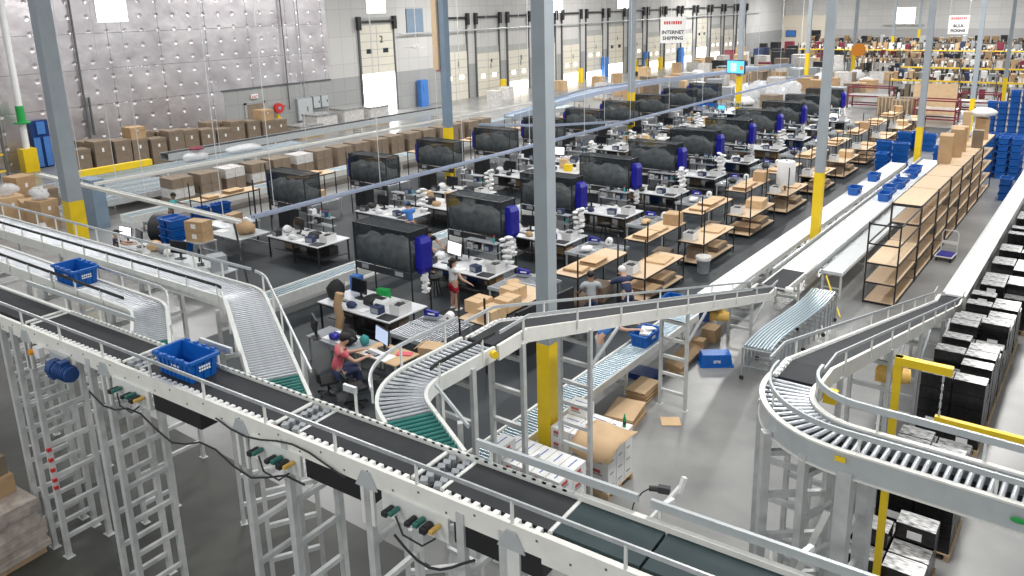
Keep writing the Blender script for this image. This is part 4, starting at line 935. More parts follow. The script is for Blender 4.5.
bag((-15.85, 13.2, 0.98), (0.24, 0.22, 0.24), 'cloth_black', 'black backpack on the grey desk behind the man in pink', on=0.766); bag((-16.4, 13.2, 0.86), (0.2, 0.16, 0.11), 'dispenser_blue', 'bright blue plastic bag on the grey desk', on=0.766)
bag((-15.45, 13.4, 0.9), (0.13, 0.12, 0.16), 'cloth_teal', 'teal bag on the grey desk beside the black backpack', on=0.752); tag(MB().cbox((-16.35, 13.35, 0.758), (0.9, 0.6, 0.012), 0.0).build('papers', 'paper'), 'white paper sheets on the cluttered grey desk', 'paper')
chair('black office chair under the man in the pink shirt', -15.26, 11.92, 1.1).scale = (1, 1, 0.76); chair('empty black office chair beside the man in pink', -14.2, 11.9, 1.2)
# supplies at the first station
bag((-18.55, 15.1, 1.2), (0.27, 0.30, 0.34), 'cloth_black', 'big black rubbish bag on the first near bench', 'bag', 'rubbish_bag', on=0.9); 
tag(MB().tube([(-17.65, 14.50, 1.45), (-17.7, 14.42, 1.1), (-17.6, 14.40, 0.7), (-17.7, 14.35, 0.1)], 0.13, 7).build('hanging_paper', 'cardboard'), 'long twisted strip of brown paper hanging off the first near bench', 'paper')
tag(MB().cbox((-17.35, 15.95, 1.05), (0.4, 0.2, 0.3), 0.2).build('box', 'green'), 'bright green box behind the first near bench below the net hopper', 'box')
tag(MB().cbox((-18.6, 16.0, 1.15), (0.35, 0.25, 0.5), 0.2).cbox((-18.5, 15.86, 1.15), (0.25, 0.06, 0.42), 0.2).build('sack', 'cloth_blue'), 'blue and white sack beside the first net hopper', 'sack')
# left clutter by the upper conveyor
desk('grey steel table with papers left of the back row', -29.2, 17.4, -27.0, 18.9, 0.85, 'frame_grey', 'galv')
bag((-27.7, 18.2, 1.15), (0.5, 0.38, 0.3), 'cardboard', 'crumpled brown paper heap on the grey steel table', 'paper', 'paper_heap', 0.4, on=0.85)
tag(MB().cbox((-28.85, 17.85, 0.857), (0.5, 0.4, 0.012), 0.2).build('papers', 'paper'), 'white papers on the grey steel table', 'paper')
desk('long low desk of computers just beyond the upper roller conveyor', -31.2, 14.45, -24.0, 15.3, 0.8, 'frame_grey', 'galv')
for x, rz, w, l in ((-30.7, 0.1, 'monw', 'white-screened monitor on the long low desk'), (-29.7, -0.2, 'mon', 'dark monitor next to the white screen on the long low desk'), (-26.9, 0.3, 'mon', 'dark monitor in the middle of the long low desk'), (-25.6, -0.5, 'mon', 'dark monitor near the grey computer case on the long low desk')):
    o = use(w, (x, 14.85, 0.8), rz, l, 'monitors on the long low desk'); o.scale = (1.35, 1.35, 1.35)
t = thing('computer_case', 'grey open computer case at the right end of the long low desk', 'computer', (-24.6, 14.9, 0.8), -0.3); MB().box(-0.3, -0.28, 0, 0.3, 0.28, 0.03).box(-0.3, -0.28, 0.5, 0.3, 0.28, 0.53).box(0.27, -0.28, 0.03, 0.3, 0.28, 0.5).box(-0.3, 0.25, 0.03, 0.27, 0.28, 0.5).build('shell', 'grey_plastic', t, True); MB().box(-0.25, -0.1, 0.03, 0.1, 0.2, 0.4).build('drive_cage', 'black_plastic', t, True)
bag((-28.75, 14.9, 0.98), (0.3, 0.25, 0.2), 'cardboard_light', 'pale crumpled packing paper on the long low desk', 'paper', 'packing_paper', 0.5, on=0.8); bag((-28.1, 14.95, 0.98), (0.26, 0.26, 0.2), 'grey_plastic', 'grey plastic bundle on the long low desk', on=0.8); bag((-27.66, 14.85, 0.95), (0.18, 0.22, 0.16), 'foam_white', 'white bag on the long low desk', on=0.8)
for z, s in ((0.853, 'lower'), (1.262, 'upper')): 
    c_ = carton('%s of two brown cartons with white labels left of the grey steel table' % s, -28.4, 16.6, z, 0.9, 0.55, 0.4, 0.25, 'cardboard', 'labelled brown cartons'); MB().box(-0.12, -0.279, 0.12, 0.12, -0.276, 0.3).build('label_sticker', 'paper', c_, True)
desk('small stand carrying two labelled cartons', -28.95, 16.2, -27.85, 17.0, 0.85, 'galv', 'galv')
fan = thing('drum_fan', 'big black drum fan standing on the floor by the blue totes', 'fan', (-32.0, 17.1, 0), 0.5)
fb = MB(); fb.cyl((-0.45, 0, 0.85), (0.45, 0, 0.85), 0.78, 24, None, False).cyl((0.45, 0, 0.85), (-0.45, 0, 0.85), 0.74, 24, None, False); fb.build('drum', 'black_plastic', fan, True)
g_ = MB()
for k in range(5): 
    r_ = 0.15+0.14*k; g_.tube([(-0.46, r_*math.cos(a*PI/10), 0.85+r_*math.sin(a*PI/10)) for a in range(21)], 0.008, 4)
g_.build('guard_grille', 'black_steel', fan, True)
for k in range(5):
    a = 2*PI*k/5; MB()._q([(0.05, 0.1*math.cos(a), 0.85+0.1*math.sin(a)), (-0.08, 0.1*math.cos(a+0.5), 0.85+0.1*math.sin(a+0.5)), (-0.12, 0.68*math.cos(a+0.7), 0.85+0.68*math.sin(a+0.7)), (0.12, 0.68*math.cos(a), 0.85+0.68*math.sin(a)), (0.06, 0.1*math.cos(a), 0.85+0.1*math.sin(a)), (-0.07, 0.1*math.cos(a+0.5), 0.85+0.1*math.sin(a+0.5)), (-0.11, 0.68*math.cos(a+0.7), 0.85+0.68*math.sin(a+0.7)), (0.13, 0.68*math.cos(a), 0.85+0.68*math.sin(a))], [(0,1,2,3),(7,6,5,4),(0,4,5,1),(1,5,6,2),(2,6,7,3),(3,7,4,0)]).build('blade', 'grey_plastic', fan, True)
MB().cyl((-0.1, 0, 0.85), (0.2, 0, 0.85), 0.12, 12).build('hub_motor', 'grey_plastic', fan, True); MB().box(-0.4, -0.5, 0.0, 0.4, -0.42, 0.35).box(-0.4, 0.42, 0.0, 0.4, 0.5, 0.35).build('stand', 'black_steel', fan, True); MB().cyl((-0.12, 0, 0.85), (-0.06, 0, 0.85), 0.08, 10).build('hub_cap', 'paper', fan, True)
fan.scale = (0.8, 0.8, 0.8)
for i, (x, y, n) in enumerate(((-30.75, 16.75, 4), (-30.15, 16.75, 4))): tote_stack(x, y, n, '%s of two beside the drum fan' % ('left', 'right')[i])
for i, (x, y, n) in enumerate(((-33.9, 20.0, 2), (-33.9, 21.1, 2))): tote_stack(x, y, n, '%s of two low ones beside the teal-shirted worker' % ('near', 'far')[i])
t = thing('rubbish_bin', 'grey rubbish bin with pale liner beside the low racks', 'bin', (-11.3, 25.9, 0)); MB().lathe([(0.2, 0), (0.25, 0.6), (0.27, 0.62)], 14).build('body', 'grey_plastic', t, True); MB().lathe([(0.275, 0.5), (0.28, 0.64), (0.25, 0.645)], 14).build('liner_rim', 'shrink_wrap', t, True)
for x, y, dx, dy, h, l in ((-21.6, 14.2, -0.9, 0.2, 2.9, 'thin black pole leaning over the aisle roller conveyor'), (-28.8, 19.5, -0.4, 0.3, 2.6, 'thin black pole leaning beside the two labelled cartons'), (-31.6, 22.3, -0.3, 0.1, 2.6, 'thin black pole leaning by the second back rack')):
    tag(MB().bar((x, y, 0.01), (x+dx, y+dy, h), 0.05).build('pole', 'black_steel'), l, 'pole')
fn = thing('pedestal_fan', 'round wire-guard fan on the floor below the front rack by the man in grey', 'fan', (-12.9, 18.7, 0), 0.4)
g_ = MB()
for k in range(4):
    r_ = 0.1+0.09*k; g_.tube([(r_*math.cos(a*PI/9), -0.1, 0.75+r_*math.sin(a*PI/9)) for a in range(19)], 0.008, 4)
for k in range(8): g_.bar((0, -0.1, 0.75), (0.37*math.cos(k*PI/4), -0.1, 0.75+0.37*math.sin(k*PI/4)), 0.008)
g_.build('guard', 'grey_plastic', fn, True); MB().cyl((0, -0.05, 0.75), (0, 0.2, 0.75), 0.09, 10).build('motor', 'black_plastic', fn, True); MB().cyl((0, 0.1, 0.03), (0, 0.1, 0.72), 0.025, 8).build('stem', 'black_steel', fn, True); MB().lathe([(0.25, 0), (0.24, 0.03)], 14, (0, 0.1, 0)).build('base', 'black_steel', fn, True)
for k in range(4):
    a = k*PI/2; MB().cbox((0.18*math.cos(a), -0.05, 0.75+0.18*math.sin(a)), (0.3, 0.012, 0.12), 0, 0.3, -a).build('blade', 'grey_plastic', fn, True)
# hanging film roll over the racks
t = thing('hanging_film_roll', 'tall white roll of film standing upright on a near rack by the second column', 'roll', (-12.0, 36.38, 0.922)); MB().lathe([(0.40, 0.3), (0.41, 0.32), (0.41, 1.3), (0.37, 1.38)], 18).build('wound_film', 'foam_white', t, True); MB().lathe([(0.05, 0.0), (0.05, 1.42)], 10).build('core', 'cardboard_dark', t, True)
# ---------------------------------------------------------------- smaller things around the stations
def bottle_p(m='foam_white'):
    t = thing('spray_bottle', 'x', 'bottle'); MB().lathe([(0.05, 0), (0.055, 0.15), (0.03, 0.2), (0.018, 0.24)], 10).build('bottle_body', m, t, True); MB().cbox((0.02, 0, 0.265), (0.09, 0.03, 0.05)).build('trigger', 'red', t, True); return t
def case_p(m):
    t = thing('equipment_case', 'x', 'case'); MB().box(-0.17, -0.13, 0, 0.17, 0.13, 0.22).build('shell', m, t, True); MB().box(-0.14, -0.136, 0.03, 0.14, -0.13, 0.18).build('front_panel', 'grey_plastic', t, True); MB().bar((-0.07, 0, 0.235), (0.07, 0, 0.235), 0.03, 0.02).build('handle', 'black_steel', t, True); return t
def stool_p():
    t = thing('stool', 'x', 'stool'); MB().lathe([(0.19, 0.6), (0.2, 0.63), (0.19, 0.68)], 12).build('seat', 'cloth_black', t, True)
    for k in range(4): MB().bar((0.1*math.cos(k*PI/2), 0.1*math.sin(k*PI/2), 0.6), (0.22*math.cos(k*PI/2), 0.22*math.sin(k*PI/2), 0.0), 0.03).build('leg', 'black_steel', t, True)
    return t
def chain_p():
    b = MB()
    for i in range(16): b.blob((0.12*math.sin(i*2.3), 0.13*math.cos(i*1.9), 0.08+i*0.065), (0.15, 0.12, 0.06), 7, 5, 0.3)
    t = thing('pillow_chain', 'x', 'packing'); b.build('heaped_pillows', 'foam_white', t, True); return t
def stand_p():
    t = thing('supply_stand', 'x', 'stand'); 
    for x in (-0.66, 0.66): MB().box(x-0.02, -0.02, 0, x+0.02, 0.02, 0.75).build('post', 'black_steel', t, True)
    MB().box(-0.7, -0.16, 0.40, 0.7, 0.16, 0.42).build('shelf', 'grey_plastic', t, True); MB().box(-0.7, -0.16, 0.73, 0.7, 0.16, 0.75).build('shelf', 'grey_plastic', t, True); return t
PR.update(bot=bottle_p(), botg=bottle_p('cloth_teal'), cas=case_p('black_plastic'), casw=case_p('white_paint'), casb=case_p('cloth_navy'), stool=stool_p(), chain=chain_p(), stand=stand_p())
rq = random.Random(77)
def clutter(row, k, cx, cy, nm, near):
    g = 'small things %s' % row; z = 0.902
    u = lambda key, dx, dy, rz, lab, zz=z, gg=g: use(key, (cx+dx, cy+dy, zz), rz, '%s %s' % (lab, nm), gg)
    first = near and k == 0
    u('monw' if (near and k == 1) or (not near and k == 4) else ('monb' if not near and k == 9 else 'mon'), -0.66+rq.uniform(-.04, .04), 0.12, rq.uniform(-.2, .2), 'computer monitor', z, 'monitors on the benches')
    u('kb', -0.70, -0.30, rq.uniform(-.1, .1), 'black keyboard')
    u('prt' if near or k % 2 else 'prb', 0.45, 0.02, rq.uniform(-.1, .1), 'label printer', z, 'label printers')
    if k % 2 == 0: u('prb' if near or k % 2 else 'prt', 0.02, 0.02, rq.uniform(-.1, .1), 'second printer', z, 'label printers')
    u('bin', 1.25, -0.02, rq.uniform(-.05, .05), 'white bin on the bench', z, 'white bins')
    tag(MB().cbox((0, 0, 0.006), (0.24, 0.34, 0.012), 0.1).cbox((0.04, -0.03, 0.016), (0.2, 0.26, 0.006), -0.2).build('papers', 'paper', loc=(cx+0.2, cy-0.52, z)), 'white papers on the bench %s' % nm, 'paper')
    tag(MB().cbox((0, 0, 0.01), (0.5, 0.4, 0.02), 0.05).build('scale_mat', 'black_plastic', loc=(cx+1.22, cy-0.54, z)), 'black weighing pad on the bench %s' % nm, 'pad')
    u('casb', 0.70, -0.42, rq.uniform(-.3, .3), 'navy case at the bench front')
    bag((cx-0.27, cy-0.55, 1.0), (0.16, 0.14, 0.11), rq.choice(('black_plastic', 'cloth_navy', 'cardboard', 'foam_white')), 'small bundle at the bench front %s' % nm, 'bundle', 'bundle', on=0.9)
    if not first:
        u('cas', -1.2, -0.55, rq.uniform(-.3, .3), 'black case at the left bench front')
        bag((cx-1.26, cy-0.02, 1.03), (0.19, 0.22, 0.15), rq.choice(('cloth_black', 'black_plastic', 'grey_plastic', 'foam_white')), 'lumpy bag on the bench %s' % nm, on=0.9)
        bag((cx-1.22, cy+0.53, 1.15), (0.22, 0.19, 0.27), rq.choice(('black_plastic', 'cloth_black', 'cardboard_dark')), 'tall dark bag at the bench back %s' % nm, on=0.9)
        use('stand', (cx+0.22, cy+0.57, z), 0, 'two-tier supply stand on the bench %s' % nm, 'supply stands')
        for q, key, word in ((0, 'casw', 'white case'), (1, 'cas', 'black case'), (2, 'bot', 'white spray bottle'), (3, 'casb', 'navy case'), (4, 'botg', 'teal spray bottle')):
            up = rq.random() < 0.5
            use(key, (cx+0.22-0.50+q*0.25, cy+0.57, z+(0.753 if up else 0.423)), rq.uniform(-.1, .1), '%s on the %s stand tier %s' % (word, 'upper' if up else 'lower', nm), g).scale = (0.68, 0.8, 0.95)
        if (k in (1, 2, 4, 5, 7)): use('chain', (cx+1.27, cy+0.60, z), k, 'white air pillow heap on the bench %s' % nm, 'heaps of air pillows')
    for q, dx in enumerate((-1.0, 0.12, 1.0)):
        m_ = rq.choice(('cloth_black', 'cardboard_dark', 'black_plastic', 'cardboard', 'tote_blue_dark'))
        bc('%s box under the bench %s' % (('left', 'middle', 'right')[q], nm), cx+dx, cy+0.1+rq.uniform(-.15, .15), 0.313, 0.5, 0.4, rq.uniform(.2, .42), rq.uniform(-.1, .1), m_, 'boxes under benches', 'box', 'under_bench_box')
    if k % 2: use('stool', (cx+rq.uniform(-.9, .9), cy-1.15, 0.012), rq.uniform(0, 1), 'black stool in front of the bench %s' % nm, 'stools')
for k in range(NA):
    yh = 16.55+4.5*k; nm = 'at the %s near-row station from the front' % ORD[k]
    clutter('on the near row', k, -17.3, yh-1.15, nm, True)
    if k > 0:
        bc('tan carton on the low rack board %s' % nm, -12.0, yh+2.78, 0.922, 0.7, 0.9, 0.06 if k % 3 else 0.32, 0.1, 'cardboard_light', 'cartons on low racks', 'box', 'low_rack_carton')
        bag((-13.05, yh-0.7, 0.35), (0.24, 0.42, 0.34), rq.choice(('cardboard', 'cardboard_dark', 'cloth_black', 'grey_plastic')), 'heap of packing stuff below the taller rack %s' % nm, 'packing', 'packing_heap', 0.4, on=0.012)
        bc('brown carton below the taller rack %s' % nm, -13.05, yh+0.6, 0.014, 0.6, 0.8, 0.5, 0.1, 'cardboard_dark', 'cartons below the taller racks', 'box', 'floor_carton')
        bag((-14.9, yh-1.75, 0.86), (0.2, 0.25, 0.12), rq.choice(('foam_white', 'cardboard_light', 'black_plastic')), 'packing scrap on the roller table %s' % nm, 'packing', 'packing_scrap', 0.5, on=0.764)
for k in range(NB):
    yh = 20.4+4.65*k; nm = 'at the %s back-row station from the front' % ORD[k]
    clutter('on the back row', k, -24.95, yh-1.25, nm, False)
    bc('brown carton on the roller table %s' % nm, -30.3, yh-1.0, 0.766, 0.5, 0.6, 0.3+0.1*(k % 3), 0.2, ('cardboard', 'cardboard_light', 'cardboard_dark')[k % 3], 'cartons on back roller tables', 'box', 'roller_table_carton')
    bc('dark floor case left of the hopper %s' % nm, -29.7, yh+1.45, 0.014, 0.7, 0.6, 0.9, 0.1, 'black_plastic', 'dark floor cases', 'case', 'floor_case')
    # a second, plainer bench line against the aisle
    if k < 9 and k % 2 == 1:
        cx, cy = -23.9, yh+1.0; nm2 = 'on the second bench, %s back-row station' % ORD[k]
        use('bench', (cx, cy, 0), 0, 'second white bench behind the first %s' % nm, 'second benches of the back row')
        for q, (dx, dy, m_, h) in enumerate(((-1.2, 0.2, 'cardboard', .4), (-0.6, -0.3, 'black_plastic', .3), (0.1, 0.3, 'cardboard_light', .5), (0.7, -0.2, 'safety_yellow', .35), (1.2, 0.3, 'white_paint', .4))):
            bc('%s box %s' % (('brown', 'black', 'tan', 'yellow', 'white')[q], nm2), cx+dx, cy+dy, 0.903, 0.4, 0.35, h, rq.uniform(-.3, .3), m_, 'boxes on the second benches', 'box', 'bench_box')
        bag((cx-0.1, cy-0.45, 1.0), (0.22, 0.18, 0.13), rq.choice(('foam_white', 'cloth_black', 'cardboard')), 'bundle %s' % nm2, 'bundle', 'bundle', on=0.9)
# ---------------------------------------------------------------- people
def skin_mesh(name, verts, edges, radii, m, parent, sub=1, root=0):
    me = bpy.data.meshes.new(name); me.from_pydata([tuple(v) for v in verts], edges, []); me.materials.append(M[m])
    o = bpy.data.objects.new(name, me); COL.objects.link(o); o.parent = parent; WM[o.name] = wmat(parent)
    sk = o.modifiers.new('skin', 'SKIN'); sk.use_smooth_shade = True
    for i, r in enumerate(radii):
        d = me.skin_vertices[0].data[i]; d.radius = (r, r) if not isinstance(r, tuple) else r; d.use_root = (i == root)
    sb = o.modifiers.new('smooth', 'SUBSURF'); sb.levels = sub; sb.render_levels = sub
    return o
def person(label, x, y, z, rz, top, bottom, skin='skin_light', hair='hair_dark', sit=False, lean=0.1, armL=((.12,.06,-.24),(.24,-.02,-.06)), armR=((.12,-.06,-.24),(.24,.02,-.06)), shorts=False, cap=None, bun=False, shoe='dark_rubber', hs=1.0, stride=0.0, bend=0.0, sleeve=0.5):
    t = thing('person', label, 'person', (x, y, z), rz)
    hip = V((0, 0, 0.50 if sit else 0.93*hs)); sp = V((math.sin(lean), 0, math.cos(lean)))
    q = lambda k: hip + sp*k
    side = V((0, 1, 0)); vs = [hip, q(.16), q(.33), q(.46), q(.54), q(.60), q(.70), q(.77)]
    hd = V((math.sin(lean+bend), 0, math.cos(lean+bend))); vs[5] = q(.54)+hd*.07; vs[6] = q(.54)+hd*.17; vs[7] = q(.54)+hd*.235
    rd = [(.14,.115),(.125,.10),(.15,.105),(.13,.09),.056,.07,.096,.06]; ed = [(i, i+1) for i in range(7)]
    fw = V((hd.z, 0, -hd.x)); vs.append(vs[6]+fw*.10-hd*.03); rd.append(.016); ed.append((6, 8))     # nose
    for s in (1, -1): vs.append(vs[6]+side*s*.10-hd*.02); rd.append((.02,.012)); ed.append((6, len(vs)-1))   # ears
    shirt_v = [hip-sp*.02, q(.16), q(.33), q(.45)]; shirt_r = [(.155,.135),(.145,.122),(.168,.125),(.11,.085)]; shirt_e = [(0,1),(1,2),(2,3)]
    for s, (d1, d2) in ((1, armL), (-1, armR)):
        sh = q(.44)+side*s*.185; el = sh+V(d1).normalized()*.29; wr = el+V(d2).normalized()*.25; hn = wr+V(d2).normalized()*.075
        b = len(vs); vs += [q(.455)+side*s*.09, sh, el, wr, hn]; rd += [.07,.058,.045,.031,(.034,.02)]; ed += [(3, b), (b, b+1), (b+1, b+2), (b+2, b+3), (b+3, b+4)]
        dd = V(d2).normalized(); sd = dd.cross(V((0,0,1))).normalized(); up = sd.cross(dd)
        for k, (off, ln) in enumerate(((-.024,.066),(-.008,.076),(.008,.072),(.023,.056))):
            f0 = hn+dd*.025+sd*off; b2 = len(vs); vs += [f0, f0+dd*ln*.55-up*.008, f0+dd*ln-up*.03]; rd += [.010,.009,.008]; ed += [(b+4, b2), (b2, b2+1), (b2+1, b2+2)]
        th = wr+dd*.03-sd*.035*s; b2 = len(vs); vs += [th, th+dd*.04-sd*.02*s]; rd += [.011,.009]; ed += [(b+3, b2), (b2, b2+1)]
        n = len(shirt_v); end = sh.lerp(el, sleeve) if sleeve < 1 else el.lerp(wr, sleeve-1); shirt_v += [q(.45)+side*s*.10, sh, end] if sleeve <= 1 else [q(.45)+side*s*.10, sh, el, end]
        shirt_r += [.095,.092,.076] if sleeve <= 1 else [.095,.092,.068,.052]; shirt_e += [(3, n), (n, n+1), (n+1, n+2)] + ([(n+2, n+3)] if sleeve > 1 else [])
    pv = [hip+V((0,0,.06)), hip-V((0,0,.03))]; pr_ = [(.15,.13),(.15,.13)]; pe = [(0,1)]
    feet = []
    for s in (1, -1):
        hj = hip+V((0, s*.095, -.05)); st = stride*s
        if sit: kn = hip+V((.43, s*.13, .0)); an = V((.40, s*.14, .09))
        else: kn = V((.03+st*.5, s*.105, .49*hs)); an = V((st, s*.11, .09))
        to = an+V((.15, s*.02, -.055)); hl = an+V((-.03, 0, -.05))
        b = len(vs); vs += [hj, hj.lerp(kn, .45), kn, kn.lerp(an, .35), an, to]; rd += [.088,.080,.056,.055,.04,.032]; ed += [(0, b)] + [(b+i, b+i+1) for i in range(5)]
        n = len(pv)
        if shorts: pv += [hj, hj.lerp(kn, .75)]; pr_ += [.105,.098]; pe += [(1, n), (n, n+1)]
        else: pv += [hj, kn, an+V((0,0,.03))]; pr_ += [.102,.074,.058]; pe += [(1, n), (n, n+1), (n+1, n+2)]
        feet.append((an, to, hl))
    skin_mesh('body', vs, ed, rd, skin, t)
    skin_mesh('shirt', shirt_v, shirt_e, shirt_r, top, t); skin_mesh('shorts' if shorts else 'trousers', pv, pe, pr_, bottom, t)
    for an, to, hl in feet: MB().blob(an.lerp(to, .45)-V((0,0,.035)), (.135,.052,.05), 10, 6).build('shoe', shoe, t, True)
    hb = MB().blob(vs[6]+hd*.025-fw*.022, (.106,.102,.108), 12, 8)
    if bun: hb.blob(vs[6]-fw*.12+hd*.03, (.05,.05,.05), 8, 6).blob(vs[6]-fw*.09-hd*.12, (.04,.07,.11), 8, 6)
    hb.build('hair', hair, t, True)
    for s in (1, -1): MB().blob(vs[6]+fw*.088+side*s*.035+hd*.005, (.012,.014,.009), 6, 4).build('eye', 'black_plastic', t, True)
    if cap: MB().blob(vs[6]+hd*.05-fw*.01, (.115,.11,.08), 12, 6).cbox(vs[6]+fw*.13+hd*.045, (.13,.15,.012), 0, 0, lean+bend).build('cap', cap, t, True)
    t.scale = (1.18, 1.18, 1.02)
    return t
reach = ((.22,.05,-.16),(.3,-.08,-.06)); reachR = ((.22,-.05,-.16),(.3,.08,-.06))
pk = person('man in a pink shirt and dark cap sitting at the desk below the curved conveyor', -15.15, 12.12, 0.0, 1.1, 'cloth_pink', 'cloth_navy', sit=True, lean=.28, armL=((.2,.05,-.20),(.26,-.06,.03)), armR=((.2,-.05,-.20),(.26,.06,.03)), cap='cloth_black', bend=.2)
pk.scale = (1.28, 1.42, 1.2)
person('woman in a white top and red shorts standing at the second near bench', -16.45, 18.15, 0.0, 1.25, 'cloth_white', 'cloth_red', 'skin_light', shorts=True, lean=.06, armL=((.05,.06,-.3),(.16,.0,-.2)), armR=((.08,-.12,-.28),(.2,-.08,-.16)), bun=True, hs=.97, shoe='cloth_white', sleeve=.35)
person('man in a grey T-shirt standing with his back to us at the front racks', -11.95, 19.3, 0.0, 2.3, 'cloth_grey', 'cloth_navy', 'skin_brown', lean=.08, armL=((.1,.08,-.28),(.26,.02,-.14)), armR=((.1,-.08,-.28),(.26,-.02,-.14)), bend=.25, sleeve=.6)
person('person in a dark navy shirt with a pale cloth bending beside the man in grey', -11.25, 20.3, 0.0, 2.6, 'cloth_navy', 'cloth_navy', 'skin_light', 'foam_white', lean=.5, armL=reach, armR=reachR, sleeve=1.3)
person('person in blue and pale trousers leaning over to the tote on the low rollers', -10.3, 17.05, 0.0, 0.75, 'cloth_blue', 'cloth_grey', 'skin_light', lean=.75, armL=((.3,.03,-.1),(.3,-.05,-.03)), armR=((.3,-.03,-.12),(.3,.05,-.03)), bend=.1, stride=.12, sleeve=.55)
person('man in a blue shirt and blue cap working at a back bench', -22.95, 22.85, 0.0, 2.75, 'cloth_blue', 'cloth_navy', 'skin_light', lean=.15, armL=reach, armR=reachR, cap='cloth_blue', sleeve=.6)
person('person in a black shirt standing behind the first blue pillow feeder', -19.55, 20.3, 0.0, -0.2, 'cloth_black', 'cloth_black', 'skin_light', lean=.12, armL=reach, armR=reachR, bend=.3, sleeve=.5)
person('worker in a teal top beside the blue totes near the low left conveyors', -33.6, 18.4, 0.0, 0.9, 'cloth_teal', 'cloth_black', 'skin_brown', lean=.25, armL=reach, armR=reachR, shoe='safety_yellow', sleeve=.6)
person('person with a dark cap just behind the upper roller conveyor', -29.7, 13.9, 0.0, 1.3, 'cloth_navy', 'cloth_navy', 'skin_light', cap='cloth_black', lean=.1, armL=reach, armR=reachR, hs=.9)
# ---------------------------------------------------------------- left wall and docks
rb = random.Random(21)
def dock_door(yc, n, label, w=4.0, lift=0.0, h=4.4, opened=False):
    d = thing('door_%d' % n, label, 'dock door', (WX+0.02, yc, 0), 0, 'dock doors'); d['kind'] = 'structure'
    b = MB().box(0.02, -w/2, lift, 0.10, w/2, lift+h)
    b.build('door_leaf', 'door_cream', d, True)
    s = MB()
    for k in range(1, 6): s.box(0.10, -w/2, lift+k*h/6-0.02, 0.112, w/2, lift+k*h/6+0.02)
    s.box(0.10, -0.02, lift, 0.112, 0.02, lift+h).build('panel_joints', 'grey_plastic', d, True)
    for y in (-w/4, w/4): MB().box(0.10, y-0.33, lift+h*0.42, 0.125, y+0.33, lift+h*0.42+0.42).build('window_pane', 'glass_dark' if lift > 1 else 'daylight_warm', d, True)
    MB().box(0.10, 0.35, lift+h*0.62, 0.125, 0.47, lift+h*0.62+0.55).build('door_number', 'door_frame_dark', d, True) if n not in (1, 2) else None
    for y in (-w/2-0.1, w/2+0.1): MB().box(0.0, y-0.09, 0, 0.16, y+0.09, 8.6).build('track', 'door_frame_dark', d, True)
    MB().cyl((0.25, -w/2-0.2, 8.45), (0.25, w/2+0.2, 8.45), 0.11, 10).build('torsion_shaft', 'black_steel', d, True)
    for y in (-w/2-0.15, w/2+0.15): MB().box(0.1, y-0.2, 7.7, 0.4, y+0.2, 8.9).build('shaft_bracket', 'black_steel', d, True)
    MB().box(0.02, -w/2, lift+h, 0.07, w/2, lift+h+0.7).build('header_panel', 'block_wall', d, True)
    if lift > 0.3: MB().box(0.005, -w/2, 0.0, 0.03, w/2, lift).build('daylight_opening', 'daylight' if lift < 3 else 'daylight', d, True)
    return d
def seg_text(txt, h, m, parent, loc, rot, bold=0.004):
    cu = bpy.data.curves.new('lettering', 'FONT'); cu.body = txt; cu.size = h; cu.align_x = 'CENTER'; cu.extrude = 0.01; cu.offset = bold; cu.resolution_u = 2
    q = bpy.data.objects.new('tmp_text', cu); COL.objects.link(q); bpy.context.view_layer.update()
    me = bpy.data.meshes.new_from_object(q.evaluated_get(bpy.context.evaluated_depsgraph_get())); bpy.data.objects.remove(q); bpy.data.curves.remove(cu)
    me.name = 'lettering'; me.materials.clear(); me.materials.append(M[m])
    o = bpy.data.objects.new('lettering', me); COL.objects.link(o); o.parent = parent; o.location = loc; o.rotation_euler = rot; return o
d2 = dock_door(53.2, 1, 'raised cream dock door numbered 2 above a dazzling open doorway', 4.2, 3.7, 4.4)
seg_text('2', 0.9, 'black_steel', d2, (0.13, 0.55, 6.5), (PI/2, 0, PI/2))
nums = {2: '3', 3: '4'}
for k in range(15):
    y = 64.1+5.55*k; lf = {6: 1.5, 5: 0.9, 7: 0.7, 11: 2.2, 0: 0.0}.get(k, 0.0)
    d = dock_door(y, k+2, '%s closed cream dock door right of the raised one' % ORD[k] if not lf else '%s dock door right of the raised one, gap of daylight below' % ORD[k], 3.9, lf, 4.6 if k % 3 else 5.0)
    if k < 4: seg_text(('3', '4', '5', '6')[k], 0.7, 'black_steel', d, (0.15, 0.5, 3.5), (PI/2, 0, PI/2))
    if lf == 0 and k > 1: MB().box(0.1, -1.7, 0.05, 0.13, 1.7, 0.6 if k % 2 else 1.1).build('daylight_gap', 'daylight_warm', d, True)
tag(MB().cyl((WX+0.4, 56, 7.15), (WX+0.4, 150, 7.15), 0.09, 8).build('pipe', 'galv'), 'long horizontal grey pipe running above the dock doors', 'pipe')
